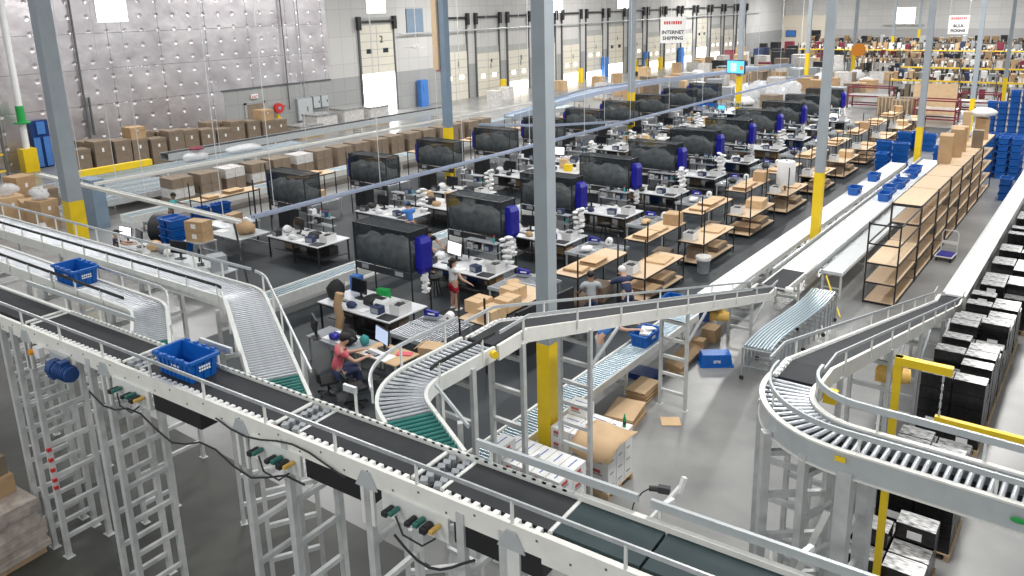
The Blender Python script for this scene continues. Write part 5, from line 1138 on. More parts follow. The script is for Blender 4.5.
for k, (y, z0, z1, r, m_, lab_) in enumerate(((21.3, 0, 10.8, 0.2, 'white_paint', 'fat white pipe at the far left wall rising from a yellow guard'), (25.8, 0.6, 13, 0.07, 'door_frame_dark', 'dark downpipe on the foil wall ending in a small yellow foot'),
        (42.6, 1.5, 13, 0.05, 'door_frame_dark', 'dark conduit above the grey electric cabinets'), (44.3, 2.2, 13, 0.04, 'grey_plastic', 'grey conduit right of the electric cabinets'))):
    p = thing('wall_pipe', lab_, 'pipe', (WX+1.2 if k == 0 else WX+0.2, y, 0)); MB().cyl((0, 0, z0), (0, 0, z1), r, 12).build('pipe_run', m_, p, True)
    if k == 0:
        MB().cyl((0, 0, 3.2), (0, 0, 4.2), 0.25, 12).build('green_sleeve', 'green', p, True); MB().cyl((0, 0, 3.1), (0, 0, 3.2), 0.5, 14).build('flange', 'green', p, True)
        MB().box(-0.42, -0.42, 0, 0.42, 0.42, 1.5).build('yellow_guard', 'safety_yellow', p, True)
    if k == 1: MB().box(-0.25, -0.3, 0.5, 0.3, 0.3, 0.75).build('yellow_foot', 'safety_yellow', p, True); MB().box(-0.05, 0.25, 1.6, 0.1, 0.35, 4.2).build('bracket', 'door_frame_dark', p, True)
t = thing('ramp_plate', 'tall blue folded dock plate leaning on the foil wall by the white pipe', 'dock plate', (WX+0.5, 22.5, 0)); MB().box(-0.3, -0.55, 0, 0.1, 0.55, 3.1).build('plate', 'tote_blue_dark', t, True); MB().box(0.1, -0.5, 0.1, 0.2, -0.1, 2.0).box(0.1, 0.1, 0.1, 0.2, 0.5, 2.0).box(0.1, -0.2, 2.2, 0.2, 0.3, 3.0).build('blue_lip', 'cloth_blue', t, True)
# personnel door, hose, cabinets
d = struct('door_20', MB().box(WX+0.02, 38.5, 0, WX+0.08, 40.1, 2.3), 'cardboard_dark'); MB().box(WX+0.0, 38.3, 0, WX+0.1, 38.5, 2.45).box(WX, 40.1, 0, WX+0.1, 40.3, 2.45).box(WX, 38.3, 2.3, WX+0.1, 40.3, 2.45).build('door_frame', 'dock_lower', d); MB().box(WX+0.08, 39.85, 1.0, WX+0.14, 39.95, 1.1).build('door_handle', 'galv', d)
t = thing('exit_sign', 'small red and white exit sign above the brown wall door', 'sign', (WX+0.1, 39.3, 2.75)); MB().box(-0.05, -0.32, 0, 0.05, 0.32, 0.34).build('case', 'paper', t, True); seg_text('EXIT', 0.26, 'red', t, (0.055, 0, 0.06), (PI/2, 0, PI/2))
t = thing('hose_reel', 'round red fire hose reel on the grey wall', 'hose reel', (WX+0.4, 41.3, 1.75)); MB().cyl((-0.15, 0, 0), (0.15, 0, 0), 0.42, 18).build('drum', 'red', t, True); MB().cyl((0.15, 0, 0), (0.2, 0, 0), 0.15, 10).build('hub', 'grey_plastic', t, True); MB().bar((-0.2, 0.1, 0), (-0.2, 0.9, 0.1), 0.1).build('mounting_bracket', 'red', t, True)
tag(MB().box(WX+0.05, 41.2, 0.1, WX+0.35, 41.55, 1.0).box(WX+0.1, 41.3, 1.0, WX+0.25, 41.45, 1.2).build('yellow_sign_stand', 'safety_yellow'), 'small yellow floor sign below the red hose reel', 'sign')
for k, (y0, y1, z0, z1, l) in enumerate(((43.3, 44.9, 0.4, 2.3, 'large grey electric cabinet on the block wall'), (45.0, 45.8, 1.3, 2.35, 'smaller grey electric cabinet right of the large one'), (45.9, 46.7, 1.3, 2.35, 'rightmost small grey electric cabinet by the corner'))):
    t = thing('electric_cabinet', l, 'cabinet', (WX+0.02, (y0+y1)/2, 0)); MB().box(0, y0-(y0+y1)/2, z0, 0.35, y1-(y0+y1)/2, z1).build('case', 'grey_plastic', t, True); MB().box(-0.018, y0-(y0+y1)/2-0.02, z0-0.02, 0.0, y1-(y0+y1)/2+0.02, z1+0.02).build('mounting_plate', 'galv', t, True); MB().box(0.35, y0-(y0+y1)/2+0.05, z0+0.05, 0.37, y1-(y0+y1)/2-0.05, z1-0.05).build('door', 'frame_grey', t, True); MB().box(0.37, 0.2, z0+0.8*(z1-z0)/2, 0.42, 0.24, z0+1.2*(z1-z0)/2).build('handle', 'black_steel', t, True)
tag(MB().box(WX+0.03, 57.3, 7.1, WX+0.12, 59.6, 9.5).build('wall_vent', 'column_blue'), 'dark blue-grey louvre panel high on the wall left of the blue-grey column', 'panel')
tag(MB().box(-28.86, 31.1, 6.4, -28.52, 31.65, 9.9).build('plywood_board', 'particle_board'), 'tan board strapped high on the blue-grey column', 'board')
t = thing('high_bay_fan', 'white bladed fan hanging in front of the raised dock door', 'fan', (-44, 45.6, 6.5)); MB().cyl((0, 0, 0), (0, 0, 0.3), 0.2, 10).build('motor', 'white_paint', t, True); MB().cyl((0, 0, 0.3), (0, 0, 6.9), 0.03, 6).build('down_rod', 'white_paint', t, True)
for k in range(3): MB().cbox((0.55*math.cos(k*2.1), 0.55*math.sin(k*2.1), 0.1), (1.0, 0.16, 0.02), k*2.1, 0.2).build('blade', 'white_paint', t, True)
# yellow rack and cartons in the far left corner
t = thing('pallet_rack', 'yellow-beamed pallet rack cut off by the left edge of the view', 'rack', (-54, 16.5, 0))
for y in (13.5, 19.2):
    for x in (-54.6, -53.2): MB().box(x-0.06, y-0.06, 0, x+0.06, y+0.06, 4.0).build('upright', 'door_frame_dark', t)
for z in (0.7, 1.7, 2.8):
    for x in (-54.6, -53.2): MB().box(x-0.04, 13.5, z-0.12, x+0.04, 19.2, z).build('beam', 'safety_yellow', t)
    MB().box(-54.6, 13.5, z, -53.2, 19.2, z+0.03).build('deck', 'door_frame_dark', t)
gw = MB()
def gaylord(label, x, y, h, rz=0.0, w=1.15, m='cardboard_dark', z=0.0, group='tall cartons along the foil wall', lid=True):
    t = thing('bulk_carton', label, 'box', (x, y, z), rz, group)
    MB().box(-w/2, -w*0.45, 0.0, w/2, w*0.45, h).build('body', m, t, True)
    MB().box(-w/2-0.015, -w*0.45-0.015, h-0.18, w/2+0.015, w*0.45+0.015, h+0.012).build('lid', m, t, True)
    MB().box(w/2, -0.08, h*0.68, w/2+0.012, 0.05, h*0.8).build('label_sticker', 'paper', t, True); return t
k = 0
for i in range(13):
    for j in range(2):
        y = 22.3+i*1.22; x = -50.6-j*1.4+0.12*(i % 3)
        if i < 1 and j: continue
        gaylord('tall brown bulk carton, %s of the %s line along the foil wall' % (ORD[i], ('front', 'rear')[j]), x, y, 1.7+0.12*((i*7+j*3) % 4), rb.uniform(-.05, .05))
for i in (3, 11): gaylord('brown carton stacked on top of the %s bulk carton by the foil wall' % ORD[i], -50.6+0.12*(i % 3), 22.3+i*1.22, 0.75, 0.0, 1.1, 'cardboard', 1.7+0.12*((i*7) % 4)+0.015, 'cartons on top of the bulk cartons')
# left foreground-beyond: open cartons and wrap
for i, (x, y, s, h, m_) in enumerate(((-45.5, 14.2, 1.1, 1.2, 'cardboard_light'), (-43.6, 14.9, 1.0, 1.5, 'cardboard'), (-42.0, 15.0, 1.1, 1.3, 'cardboard_light'), (-40.6, 15.4, 1.0, 1.2, 'cardboard'), (-44.7, 16.6, 1.1, 1.7, 'cardboard'), (-42.9, 17.0, 1.1, 1.2, 'cardboard_dark'), (-39.2, 15.3, 1.0, 1.4, 'cardboard'), (-47.0, 15.2, 1.0, 1.5, 'cardboard'))):
    gaylord('brown carton, %s from the left in the loose group past the upper conveyor' % ORD[(2, 3, 4, 6, 1, 5, 7, 0)[i]], x, y, h, rb.uniform(-.3, .3), s, m_, 0, 'loose cartons on the left')
for i, (x, y, z) in enumerate(((-42.0, 15.0, 1.32), (-39.2, 15.3, 1.42), (-43.6, 14.9, 1.52), (-38.0, 14.6, 0.0))): bag((x, y, z), (0.4, 0.4, 0.3), 'clear_film', 'crumpled clear film, %s of the sheets on the left cartons' % ORD[(1, 2, 0, 3)[i]], 'plastic film', 'film_sheet', 0.7, on=z)
tag(MB().box(-38.2, 16.6, 0, -36.9, 17.2, 2.3).build('tall_cabinet', 'column_blue'), 'tall dark blue cabinet just right of the wide left column', 'cabinet')
# low conveyors on the left
low_conveyor('roller_conveyor', 'wide low roller conveyor with a yellow guard at the left beyond the cartons', -44.9, -43.6, 17.5, 34, 0.95, 'roller', 'roller_blue_grey', 'frame_grey', (18, 24, 30, 33.5), depth=0.3, sp=0.17)
low_conveyor('roller_conveyor', 'low roller conveyor left of the rows beside the stacked cartons', -39.7, -38.9, 16, 60, 0.8, 'roller', 'roller_blue_grey', 'galv', (17, 24, 32, 40, 50, 59), depth=0.3, sp=0.2)
low_conveyor('belt_conveyor', 'dark belt conveyor running toward the raised dock door', -47.8, -46.9, 26, 52, 1.1, 'belt', 'belt_dark', 'frame_grey', (27, 34, 42, 51), depth=0.4)
tag(MB().box(-45.3, 19.6, 1.0, -44.95, 23.9, 1.35).build('guard_beam', 'safety_yellow'), 'thick yellow guard beam along the left low conveyor', 'guard')
for i in range(3): # wide cross rollers
    low_conveyor('roller_conveyor', '%s of three short roller conveyors side by side at the left' % ('nearest', 'middle', 'farthest')[i], -43.3+i*1.18, -42.36+i*1.18, 18.1+i*0.3, 22.8+i*0.3, 0.75, 'roller', 'roller_blue_grey', 'galv', (19, 22.4), depth=0.25, sp=0.2)
bag((-44.25, 26.2, 1.2), (0.5, 0.8, 0.3), 'clear_film', 'clear plastic bundle lying on the left low conveyor', 'plastic', 'plastic_bundle', 0.4, on=0.955); bag((-44.25, 26.4, 1.66), (0.4, 0.5, 0.12), 'maroon', 'dark purple cloth on the clear plastic bundle', 'cloth', 'folded_cloth', 0.3); bag((-44.25, 29.6, 1.15), (0.5, 1.2, 0.25), 'clear_film', 'second clear plastic bundle farther along the left conveyor', 'plastic', 'plastic_bundle', 0.4, on=0.955)
for i, (x, y, h) in enumerate(((-50.5, 39.4, 1.0), (-51.5, 41.8, 1.5), (-51.2, 44.4, 1.7), (-50.9, 47.0, 1.6))):
    t = thing('wrapped_pallet_load', 'grey film-wrapped load, %s of the four in front of the electric cabinets' % ORD[i], 'pallet load', (x, y, 0), 0, 'film-wrapped loads')
    MB().box(-0.9, -1.05, 0.15, 0.9, 1.05, h).build('wrapped_goods', 'shrink_wrap', t, True); MB().box(-0.92, -1.08, h-0.12, 0.92, 1.08, h+0.02).build('top_sheet', 'sheen_wrap', t, True); MB().box(-0.9, -1.05, 0, 0.9, 1.05, 0.15).build('pallet_base', 'pallet_wood', t, True)
# wrapped carton pallets between the rows and the docks
for i in range(17):
    x, y = -37.4+0.1*(i % 2), 21.0+1.5*i
    pallet('pallet under the %s carton block in the line behind the back row' % ORD[i], x, y, 0, 0, 1.2, 1.2, 'pallets behind the back row')
    for l in range(3):
        for q in range(2): bc('grey-brown carton, %s layer %s, %s block in the line behind the back row' % (ORD[l], ('front', 'rear')[q], ORD[i]), x, y-0.29+q*0.58, 0.14+l*0.5, 1.16, 0.56, 0.495, 0, ('cardboard_dark', 'shrink_wrap', 'cardboard_dark')[(i+l) % 3] if i < 6 else 'cardboard_dark', 'cartons in the line behind the back row')
# far curved conveyor
fc = thing('curved_conveyor', 'far raised conveyor with blue-grey rails curving past the dock doors', 'conveyor', (-37, 57, 0))
fpts = lat([V(p) for p in ((-36.2, 47, 1.6), (-36.4, 51, 1.75), (-37.0, 56, 1.9), (-37.2, 61, 2.0), (-37.2, 68, 2.0), (-36.2, 76, 2.0), (-34.6, 86, 2.0), (-32, 96, 2.0))])
MB().sweep(fpts, -0.4, 0.4, -0.12, 0).build('belt', 'roller_blue_grey', fc)
for s in (1, -1): MB().sweep(fpts, s*0.45-0.05, s*0.45+0.05, -0.2, 0.15).build('side_rail', 'tray_steel', fc)
for p, l, d in along(fpts, 5, 1): stand(fc, (p+l*0.45).xy, (p-l*0.45).xy, p.z-0.15, 2, 0.5, 'galv', 0.08)
# dock bits
t = thing('forklift', 'yellow forklift parked in front of the dock doors', 'forklift', (-52.3, 97.5, 0), 0.3)
MB().box(-0.9, -0.55, 0.3, 0.6, 0.55, 1.2).build('chassis', 'safety_yellow', t, True); MB().box(-1.2, -0.5, 0.35, -0.85, 0.5, 1.3).build('counterweight', 'safety_yellow', t, True)
for x, y in ((-0.7, -0.5), (-0.7, 0.5), (0.4, -0.5), (0.4, 0.5)): MB().bar((x, y*0.9, 1.2), (x+0.1, y*0.9, 2.2), 0.07).build('cab_post', 'black_steel', t, True); MB().cyl((x, y-0.12, 0.3), (x, y+0.12, 0.3), 0.3, 14).build('wheel', 'dark_rubber', t, True)
MB().box(-0.75, -0.52, 2.18, 0.6, 0.52, 2.26).build('roof_guard', 'black_steel', t, True); MB().box(0.7, -0.35, 0.1, 0.8, -0.25, 3.0).box(0.7, 0.25, 0.1, 0.8, 0.35, 3.0).build('mast', 'black_steel', t, True)
for y in (-0.25, 0.25): MB().box(0.8, y-0.05, 0.08, 1.9, y+0.05, 0.13).build('fork', 'galv', t, True)
MB().box(-0.5, -0.25, 1.2, 0.0, 0.25, 1.35).build('seat', 'black_plastic', t, True)
for i, y in enumerate((100.2, 103.6, 107.6, 70.2, 86.0)): tag(MB().cyl((0, 0, 0), (0, 0, 1.7), 0.35, 12).cyl((0, 0, 1.7), (0, 0, 1.75), 0.3, 12).build('bollard', 'safety_yellow', loc=(-54.8, y, 0)), '%s yellow bollard by the dock doors counted from the raised door' % ORD[(2, 3, 4, 0, 1)[i]], 'bollard')
for i, y in enumerate((58.6, 93.9, 105.6, 116.9)): tag(MB().box(-0.3, -0.5, 0.0, 0.3, 0.5, 2.6).box(0.3, -0.2, 1.5, 0.34, 0.2, 2.2).build('dock_controller', 'cloth_blue', loc=(WX+0.5, y, 0)), '%s blue dock machine between the doors counted from the raised door' % ORD[i], 'machine')
tag(MB().box(WX+0.05, 61.3, 3.3, WX+0.12, 62.1, 3.8).build('fire_sign', 'red'), 'small red sign between the raised dock door and the next', 'sign')
def sign(label, x, y, z, w, h, rot, lines, axis):
    s = thing('hanging_sign', label, 'sign', (x, y, z), rot)
    MB().box(-w/2, -0.02, 0, w/2, 0.02, h).build('board', 'paper', s, True)
    for k, (tx, m_, sz, zz) in enumerate(lines): seg_text(tx, sz, m_, s, (0, -0.025, zz), (PI/2, 0, 0), 0.02)
    for q in (-w/2+0.1, w/2-0.1): MB().cyl((q, 0, h), (q, 0, 13.3-z), 0.02, 5).build('hanger', 'galv', s, True)
    return s
sign('white sign reading INTERNET SHIPPING hanging before the dock doors', -47.7, 97, 4.35, 3.2, 3.3, 0.45, (('INTERNET', 'black_steel', 0.62, 1.15), ('SHIPPING', 'black_steel', 0.62, 0.4)), 0)
sign('white sign with BULK lettering hanging by the back wall', -23.6, 153, 3.15, 3.0, 3.0, 0.2, (('BULK', 'black_steel', 0.62, 1.15), ('PICKING', 'black_steel', 0.55, 0.4)), 0)
tag(MB().box(-24.7, 152.75, 5.55, -22.5, 152.8, 5.85).build('red_strip', 'red'), 'red heading strip near the top of the BULK sign', 'sign') if False else None
for (x, y, z, rz) in ((-47.7, 97, 4.35, 0.45), (-23.6, 153, 3.15, 0.2)):
    s = [o for o in bpy.data.objects if o.get('category') == 'sign' and abs(o.location.x-x) < .01 and abs(o.location.y-y) < .01][0]
    b = MB()
    for k in range(8): b.box(-1.15+k*0.29, -0.03, 2.35, -0.94+k*0.29, -0.021, 2.75)
    b.build('red_lettering', 'red', s, True)
# back wall fittings
w_ = struct('window_5', MB().box(-36.2, 164.9, 4.5, -32.6, 165.0, 7.5), 'white_paint')
for x in (-36.1, -34.35): MB().box(x, 164.86, 4.6, x+1.65, 164.9, 7.4).build('pane', 'skylight', w_)
struct('trim_2', MB().box(-38, 164.6, 4.2, -31, 165, 4.4), 'block_wall')
for i, x in enumerate((-54.8, -50.0)):
    t = thing('wall_television', '%s of the two dark televisions on the lit office wall' % ('left', 'right')[i], 'television', (x, 163.7, 2.2)); MB().box(-1.0, 0, 0, 1.0, 0.12, 1.25).build('case', 'black_plastic', t, True); MB().box(-0.93, -0.01, 0.07, 0.93, 0.0, 1.18).build('screen', ('cloth_blue', 'screen_off')[i], t, True)
struct('wall_office', MB().box(WX, 163.9, 0, -46.8, 164.9, 6.3), 'office_wall')
t = thing('hanging_screen', 'bright blue information screen hung on the thin column', 'screen', (-26.4, 65.75, 3.5), -0.3); MB().box(-0.95, -0.12, 0, 0.95, 0, 1.15).build('case', 'black_plastic', t, True); MB().box(-0.88, -0.13, 0.07, 0.88, -0.12, 1.08).build('display', 'screen_blue', t, True); MB().box(-0.1, -0.0, 0.3, 0.1, 0.15, 0.8).build('bracket', 'black_steel', t, True)
MB().box(-0.5, -0.136, 0.2, 0.1, -0.131, 0.9).build('display_picture', 'screen_pale', t, True); MB().box(0.45, -0.136, 0.35, 0.8, -0.131, 0.7).build('display_badge', 'orange', t, True)
t = thing('round_fan', 'orange round fan on a stand just right of a far yellow column foot', 'fan', (-27.4, 107.6, 0), 0.25)
b = MB()
for r_ in (0.25, 0.45, 0.65, 0.8): b.tube([(r_*math.cos(a_*PI/10), -0.15, 3.1+r_*math.sin(a_*PI/10)) for a_ in range(21)], 0.02, 4)
b.build('guard', 'orange', t, True); MB().cyl((0, -0.12, 3.1), (0, 0.15, 3.1), 0.82, 20).build('drum', 'orange', t, True); MB().cyl((0, 0, 0.05), (0, 0, 2.35), 0.05, 8).build('stem', 'black_steel', t, True); MB().cyl((0, 0, 0), (0, 0, 0.05), 0.45, 14).build('base', 'black_steel', t, True)
# ---------------------------------------------------------------- far storage racks
PAL = ('cardboard', 'cardboard', 'cardboard_light', 'cardboard_dark', 'white_paint', 'shrink_wrap', 'black_plastic', 'grey_plastic', 'cloth_navy', 'cardboard_dark', 'paper', 'maroon')
PALN = {'cardboard': 'brown', 'cardboard_light': 'tan', 'cardboard_dark': 'dark brown', 'white_paint': 'white', 'shrink_wrap': 'pale wrapped', 'black_plastic': 'black', 'grey_plastic': 'grey', 'cloth_navy': 'navy', 'paper': 'bright white', 'maroon': 'maroon', 'cloth_pink': 'pink', 'tote_blue': 'blue'}
KIN = {'white_paint': 'white box', 'paper': 'white box', 'shrink_wrap': 'wrapped parcel', 'black_plastic': 'plastic crate', 'grey_plastic': 'plastic crate', 'cloth_navy': 'cloth bundle', 'maroon': 'cloth bundle', 'cardboard_light': 'tan carton', 'cardboard_dark': 'dark carton'}
def far_rack(rname, x0, y, nb, bw, levels, upr='door_frame_dark', beam='safety_yellow', depth=1.2, hmax=1.0, per=5, pal=PAL, topz=None):
    t = thing('pallet_rack', 'steel pallet racking, the %s' % rname, 'rack', (x0, y, 0), 0)
    top = topz or levels[-1]+0.9
    for b in range(nb+1):
        for yy in (-depth/2, depth/2): MB().box(b*bw-0.05, yy-0.05, 0, b*bw+0.05, yy+0.05, top).build('upright', upr, t, True)
    for z in levels:
        for yy in (-depth/2, depth/2): MB().box(0, yy-0.04, z-0.14, nb*bw, yy+0.04, z).build('beam', beam, t, True)
        MB().box(0, -depth/2, z-0.02, nb*bw, depth/2, z+0.02).build('deck', 'particle_board', t, True)
    for b in range(nb):
        for li, z in enumerate([0.0]+levels):
            n = per+rb.choice((-1, 0, 0, 1)); cw = (bw-0.3)/n
            room = (levels[li]-z-0.3) if li < len(levels) else hmax
            for q in range(n):
                m_ = rb.choice(pal); h = rb.uniform(0.45, 0.95)*max(0.3, min(room, 1.3))
                bc('%s package, %s on the %s level, %s bay, %s' % (PALN[m_], ORD[q], ('floor', 'lower', 'middle', 'upper')[li], ORD[b], rname), x0+b*bw+0.2+cw*(q+0.5), y+rb.uniform(-.04, .04), z+0.022 if li else 0.0, cw*rb.uniform(.6, .9), depth*rb.uniform(.5, .72), h, rb.uniform(-.04, .04), m_, '%ss on the %s' % (KIN.get(m_, 'carton'), rname), 'box', KIN.get(m_, 'carton').replace(' ', '_'))
far_rack('front yellow rack row', -18.5, 85.5, 7, 3.0, [1.7], per=5, topz=2.2)
far_rack('second yellow rack row', -20.5, 99, 8, 3.0, [1.9], per=4, topz=2.4)
far_rack('third rack row', -30.5, 114, 9, 3.4, [1.8], per=4, beam='particle_board')
far_rack('fourth rack row', -42, 130, 12, 3.5, [1.9], per=4, beam='safety_yellow', hmax=1.4)
far_rack('rearmost rack row', -46, 148, 13, 3.8, [2.0], per=4, beam='door_frame_dark', hmax=1.5)
rz_ = random.Random(9)
for rname, x0, x1, y, zs in (('front yellow rack row', -18.4, 2.4, 85.5, (0.0, 1.722)), ('second yellow rack row', -20.4, 3.4, 99, (0.0, 1.922)), ('third rack row', -30.4, 0, 114, (0.0, 1.822)), ('fourth rack row', -41.9, 0, 130, (0.0, 1.922)), ('rearmost rack row', -45.9, 3.3, 148, (0.0, 2.022))):
    bs = {m_: MB() for m_ in ('black_plastic', 'paper', 'cardboard_dark')}; xx = x0+0.2
    while xx < x1-0.3:
        for z0 in zs:
            zz = z0+0.004
            for q in range(rz_.choice((0, 1, 2, 3))):
                sx, sz = rz_.uniform(.14, .27), rz_.uniform(.1, .34); bs[rz_.choice(list(bs))].box(xx-sx/2, y-0.54, zz, xx+sx/2, y-0.48, zz+sz); zz += sz+0.004
        xx += 0.3
    for m_, b in bs.items():
        o = b.build('small_goods', m_); tag(o, 'loose small %s goods crammed among the boxes of the %s' % ({'black_plastic': 'black', 'paper': 'white', 'cardboard_dark': 'brown'}[m_], rname), 'goods'); o['kind'] = 'stuff'
# red trolleys and crates
def red_frame(label, x, y, L, W, h):
    t = thing('stock_trolley', label, 'trolley', (x, y, 0))
    for a in (-L/2, L/2):
        for b in (-W/2, W/2): MB().box(a-0.05, b-0.05, 0.12, a+0.05, b+0.05, h).build('post', 'maroon', t, True); MB().cyl((a, b-0.03, 0.07), (a, b+0.03, 0.07), 0.07, 8).build('caster', 'dark_rubber', t, True)
    for z in (0.4, h*0.6, h):
        for b in (-W/2, W/2): MB().box(-L/2, b-0.04, z-0.1, L/2, b+0.04, z).build('rail', 'maroon', t, True)
        for a in (-L/2, L/2): MB().box(a-0.04, -W/2, z-0.1, a+0.04, W/2, z).build('rail', 'maroon', t, True)
    MB().box(-L/2, -W/2, h*0.6, L/2, W/2, h*0.6+0.03).build('deck', 'shrink_wrap', t, True); return t
red_frame('maroon-framed trolley beyond the near row left of the fourth column', -17.9, 75.5, 3.4, 1.6, 1.9); red_frame('maroon-framed trolley right of the fourth column behind the blue totes', -11.4, 68.6, 2.8, 1.6, 1.8); red_frame('second maroon-framed trolley farther right behind the blue totes', -9.5, 75.5, 2.8, 1.6, 1.7)
for i, (x, y) in enumerate(((-14.2, 69.6), (-15.6, 71.2), (-14.0, 71.6))):
    t = thing('wooden_crate', '%s of three brown slatted crates left of the fourth column' % ('front', 'left', 'rear')[i], 'crate', (x, y, 0), 0.1, 'slatted crates')
    MB().box(-0.65, -0.55, 0, 0.65, 0.55, 1.5).build('panels', 'cardboard_dark', t, True)
    for q in range(5): MB().box(-0.6+q*0.28, -0.58, 0, -0.5+q*0.28, -0.55, 1.55).build('slat', 'pallet_wood', t, True)
tag(MB().cbox((-12.4, 73.0, 1.28), (3.2, 0.1, 2.6), 0.1, -0.35).build('cardboard_sheet', 'cardboard_light'), 'large tan cardboard sheet propped right of the fourth column', 'cardboard')
for i, x in enumerate((-10.9, -10.2, -9.5, -8.0, -7.3)): tote_stack(x, 55.5+0.6*(i % 2), 3, '%s in the low line before the trolleys' % ORD[i], 0)
# goods scattered beyond the packing rows
KN = [('pallet_load', 'shrink_wrap', 1.4), ('bulk_carton', 'cardboard', 1.2), ('bulk_carton', 'cardboard_dark', 1.3), ('bulk_carton', 'cardboard_light', 0.9), ('bale', 'foam_white', 0.9), ('bulk_carton', 'cardboard', 1.0), ('pallet_load', 'grey_plastic', 1.3)]
for i in range(8):
    for j in range(9):
        x, y = -43+i*3.0+rb.uniform(-.7, .7), 72+j*3.6+rb.uniform(-.9, .9)
        if x > -21.5 and y > 80: continue
        if (-31 < x < -24 and 73 < y < 81) or (-34 < x < -29 and y < 73): continue
        if any(abs(x-a_) < 1.2 and abs(y-b_) < 1.2 for a_, b_ in COL2): continue
        if any(abs(y-(p.y)) < 4.5 and abs(x-p.x) < 1.4 for p, l in fpts): continue
        nm_, m_, h = KN[(i*5+j*3+i*j) % 7]; h *= rb.uniform(.8, 1.3); colr = PALN.get(m_, 'pale')
        lab_ = '%s %s, %s across and %s deep among the goods beyond the rows' % (colr if m_ != 'foam_white' else 'white', nm_.replace('_', ' '), ORD[i], ORD[j])
        if nm_ == 'bale': bag((x, y, h*0.62), (0.9, 0.8, h*0.62), m_, lab_, 'bale', 'bale', 0.4, on=0)
        else:
            t = thing(nm_, lab_, 'goods', (x, y, 0), rb.uniform(-.3, .3), 'goods beyond the rows'); MB().box(-0.75, -0.65, 0.12, 0.75, 0.65, h).build('body', m_, t, True); MB().box(-0.76, -0.66, h-0.1, 0.76, 0.66, h+0.02).build('top_cover', m_, t, True); MB().box(-0.75, -0.65, 0, 0.75, 0.65, 0.12).build('pallet_base', 'pallet_wood', t, True)
KF = ('cardboard', 'black_plastic', 'cardboard_dark', 'cloth_navy', 'cardboard_light', 'shrink_wrap', 'black_plastic', 'maroon')
for i in range(8):
    for j in range(7):
        x, y = -53.5+i*2.7+rb.uniform(-.3, .3), 108+j*7.2+rb.uniform(-1.5, 1.5)
        if y > 125 and x > -43.5 and (abs(y-130) < 2.5 or abs(y-148) < 2.5): continue
        if abs(y-148) < 2.5 and x > -47.5: continue
        if i < 2 and y < 121: continue
        if abs(x+27.5) < 2.2 and abs(y-110) < 3: continue
        if any(abs(x-a_) < 1.5 and abs(y-b_) < 1.5 for a_, b_ in COL2) or (x > -32.5 and abs(y-114) < 2.5): continue
        m_ = KF[(i*3+j*5+i*j) % 8]
        bc('%s bulk box, %s across and %s deep, among the far goods near the docks' % (PALN[m_], ORD[i], ORD[j]), x, y, 0, rb.uniform(1.2, 1.9), rb.uniform(1.0, 1.6), rb.uniform(.7, 2.0), rb.uniform(-.2, .2), m_, 'far goods near the docks', 'box', 'bulk_box')
for i, (x, y, L) in enumerate(((-41, 104.6, 7), (-33, 104.7, 6))):
    t = thing('sorting_table', '%s of two long grey-green sorting tables beyond the blue screen' % ('left', 'right')[i], 'table', (x, y, 0), 0.05); MB().box(-L/2, -1, 0.9, L/2, 1, 0.96).build('top', 'roller_blue_grey', t, True)
    for a_ in (-L/2+.2, L/2-.2):
        for b_ in (-.9, .9): MB().box(a_-.05, b_-.05, 0, a_+.05, b_+.05, .9).build('leg', 'galv', t, True)
for i, (x, y, z, r) in enumerate(((-29.0, 75.2, 0.9, 1.1), (-26.4, 75.8, 1.0, 1.1), (-29.2, 78.8, 0.9, 1.1), (-26.2, 79.2, 0.9, 1.1))): bag((x, y, z), (r, r*0.9, 0.95), 'clear_film', 'white plastic-bagged bundle, %s of the group right of the blue screen' % ORD[i], 'bundle', 'bagged_bundle', 0.4, on=0)
for i, (x, y) in enumerate(((-31.5, 70.5), (-30.5, 70.5), (-32.5, 70.5))): tote_stack(x, y, 5, '%s of three just left of the blue screen' % ('middle', 'right', 'left')[i], 0)
for i in range(12):
    x, y = -51.5+rb.uniform(-1.5, 2.5), 62+i*5.0
    if 94 < y < 100: continue
    gaylord('brown bulk carton, %s along the dock doors from the raised one' % ORD[i], x, y, rb.uniform(.9, 1.6), rb.uniform(-.3, .3), 1.2, rb.choice(('cardboard', 'cardboard_light', 'shrink_wrap')), 0, 'cartons along the docks')
# bottom left pallet load
t = thing('wrapped_pallet_load', 'pallet load in shiny film at the bottom left corner with flat cartons', 'pallet load', (-15.2, 4.2, 0), 0.12)
for k in range(8): MB().cbox((R.uniform(-.03, .03), R.uniform(-.03, .03), 0.15+0.125*k+0.0625), (1.3-0.02*k, 1.1-0.015*k, 0.122), R.uniform(-.05, .05)).build('wrapped_layer', 'wrap_brown', t, True)
MB().box(-0.6, -0.5, 0, 0.6, 0.5, 0.15).build('pallet_base', 'pallet_wood', t, True)
c_ = carton('brown carton with a white label standing on the wrapped load at bottom left', -15.42, 4.3, 1.155, 0.6, 0.6, 0.36, 0.15, 'cardboard'); MB().box(0.0, -0.305, 0.08, 0.28, -0.301, 0.3).build('label_sticker', 'paper', c_, True)
carton('smaller brown carton topmost on the bottom left load', -15.48, 4.32, 1.52, 0.5, 0.5, 0.35, 0.1, 'cardboard_dark')
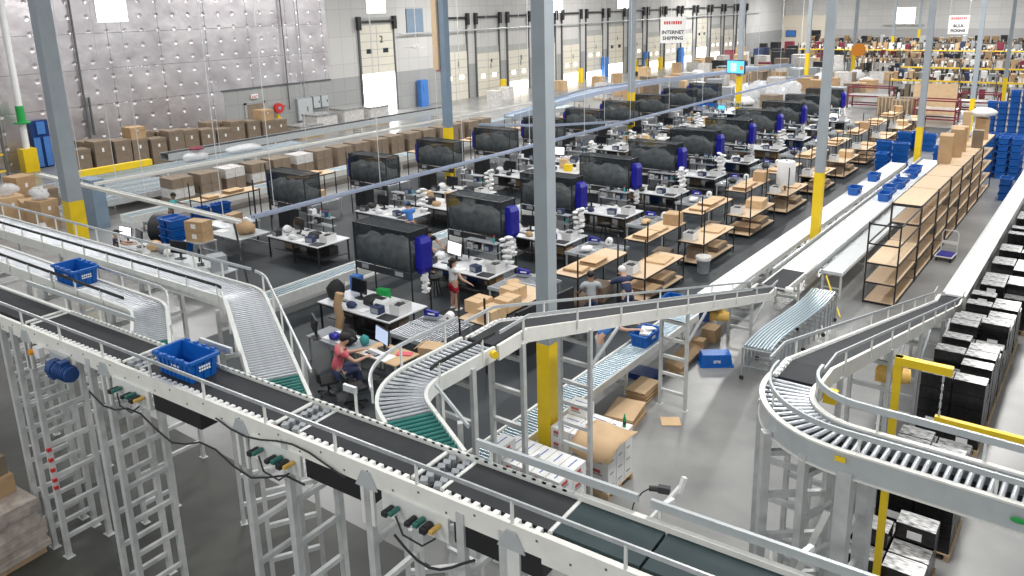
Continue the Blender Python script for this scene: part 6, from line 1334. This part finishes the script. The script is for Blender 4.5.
# ---------------------------------------------------------------- light
wd = bpy.data.worlds.new('hall_air'); bpy.context.scene.world = wd; wd.use_nodes = True
wd.node_tree.nodes['Background'].inputs[0].default_value = (0.93, 0.97, 1.0, 1); wd.node_tree.nodes['Background'].inputs[1].default_value = 0.30
for i, x in enumerate((-48, -33, -17, -3)):
    for j, y in enumerate((12, 26, 42, 60, 85, 120)):
        ld = bpy.data.lights.new('unseen_overhead_lamp', 'AREA'); ld.shape = 'RECTANGLE'; ld.size = 1.0; ld.size_y = 4.0; ld.color = (1.0, 0.98, 0.95)
        ld.energy = (620 if y < 60 else 1150) * (0.45 if (y < 20 and x < -10) else 1.0) * (1.5 if y > 100 else 1)
        lo = bpy.data.objects.new('unseen_overhead_lamp', ld); COL.objects.link(lo); lo.location = (x, y, 13.0)
ld = bpy.data.lights.new('unseen_overhead_lamp', 'AREA'); ld.size = 3; ld.energy = 1500; lo = bpy.data.objects.new('unseen_overhead_lamp', ld); COL.objects.link(lo); lo.location = (-47, 150, 11)  # unseen lamp added to brighten the office wall
ld = bpy.data.lights.new('unseen_overhead_lamp', 'AREA'); ld.size = 3; ld.energy = 1500; lo = bpy.data.objects.new('unseen_overhead_lamp', ld); COL.objects.link(lo); lo.location = (-22, 152, 11)  # another unseen lamp, added to lift the back wall
for x in (-22, -9, 4):  # unseen lamps added behind the camera to fill the sides facing it
    ld = bpy.data.lights.new('unseen_overhead_lamp', 'AREA'); ld.shape = 'RECTANGLE'; ld.size = 4.0; ld.size_y = 1.0; ld.energy = 480; ld.color = (1.0, 0.98, 0.95)
    lo = bpy.data.objects.new('unseen_overhead_lamp', ld); COL.objects.link(lo); lo.location = (x, -7, 13.0)
sc = bpy.context.scene
sc.view_settings.view_transform = 'Standard'; sc.view_settings.look = 'None'; sc.view_settings.exposure = 0.68; sc.view_settings.gamma = 1.0; sc.view_settings.use_curve_mapping = False
seen = {}
for o in bpy.data.objects:
    if o.get('label') and o.get('category'):
        seen.setdefault(o['label'], []).append(o.name)
for k, v in seen.items():
    if len(v) > 1: print('SAME LABEL', len(v), k, v[:3])
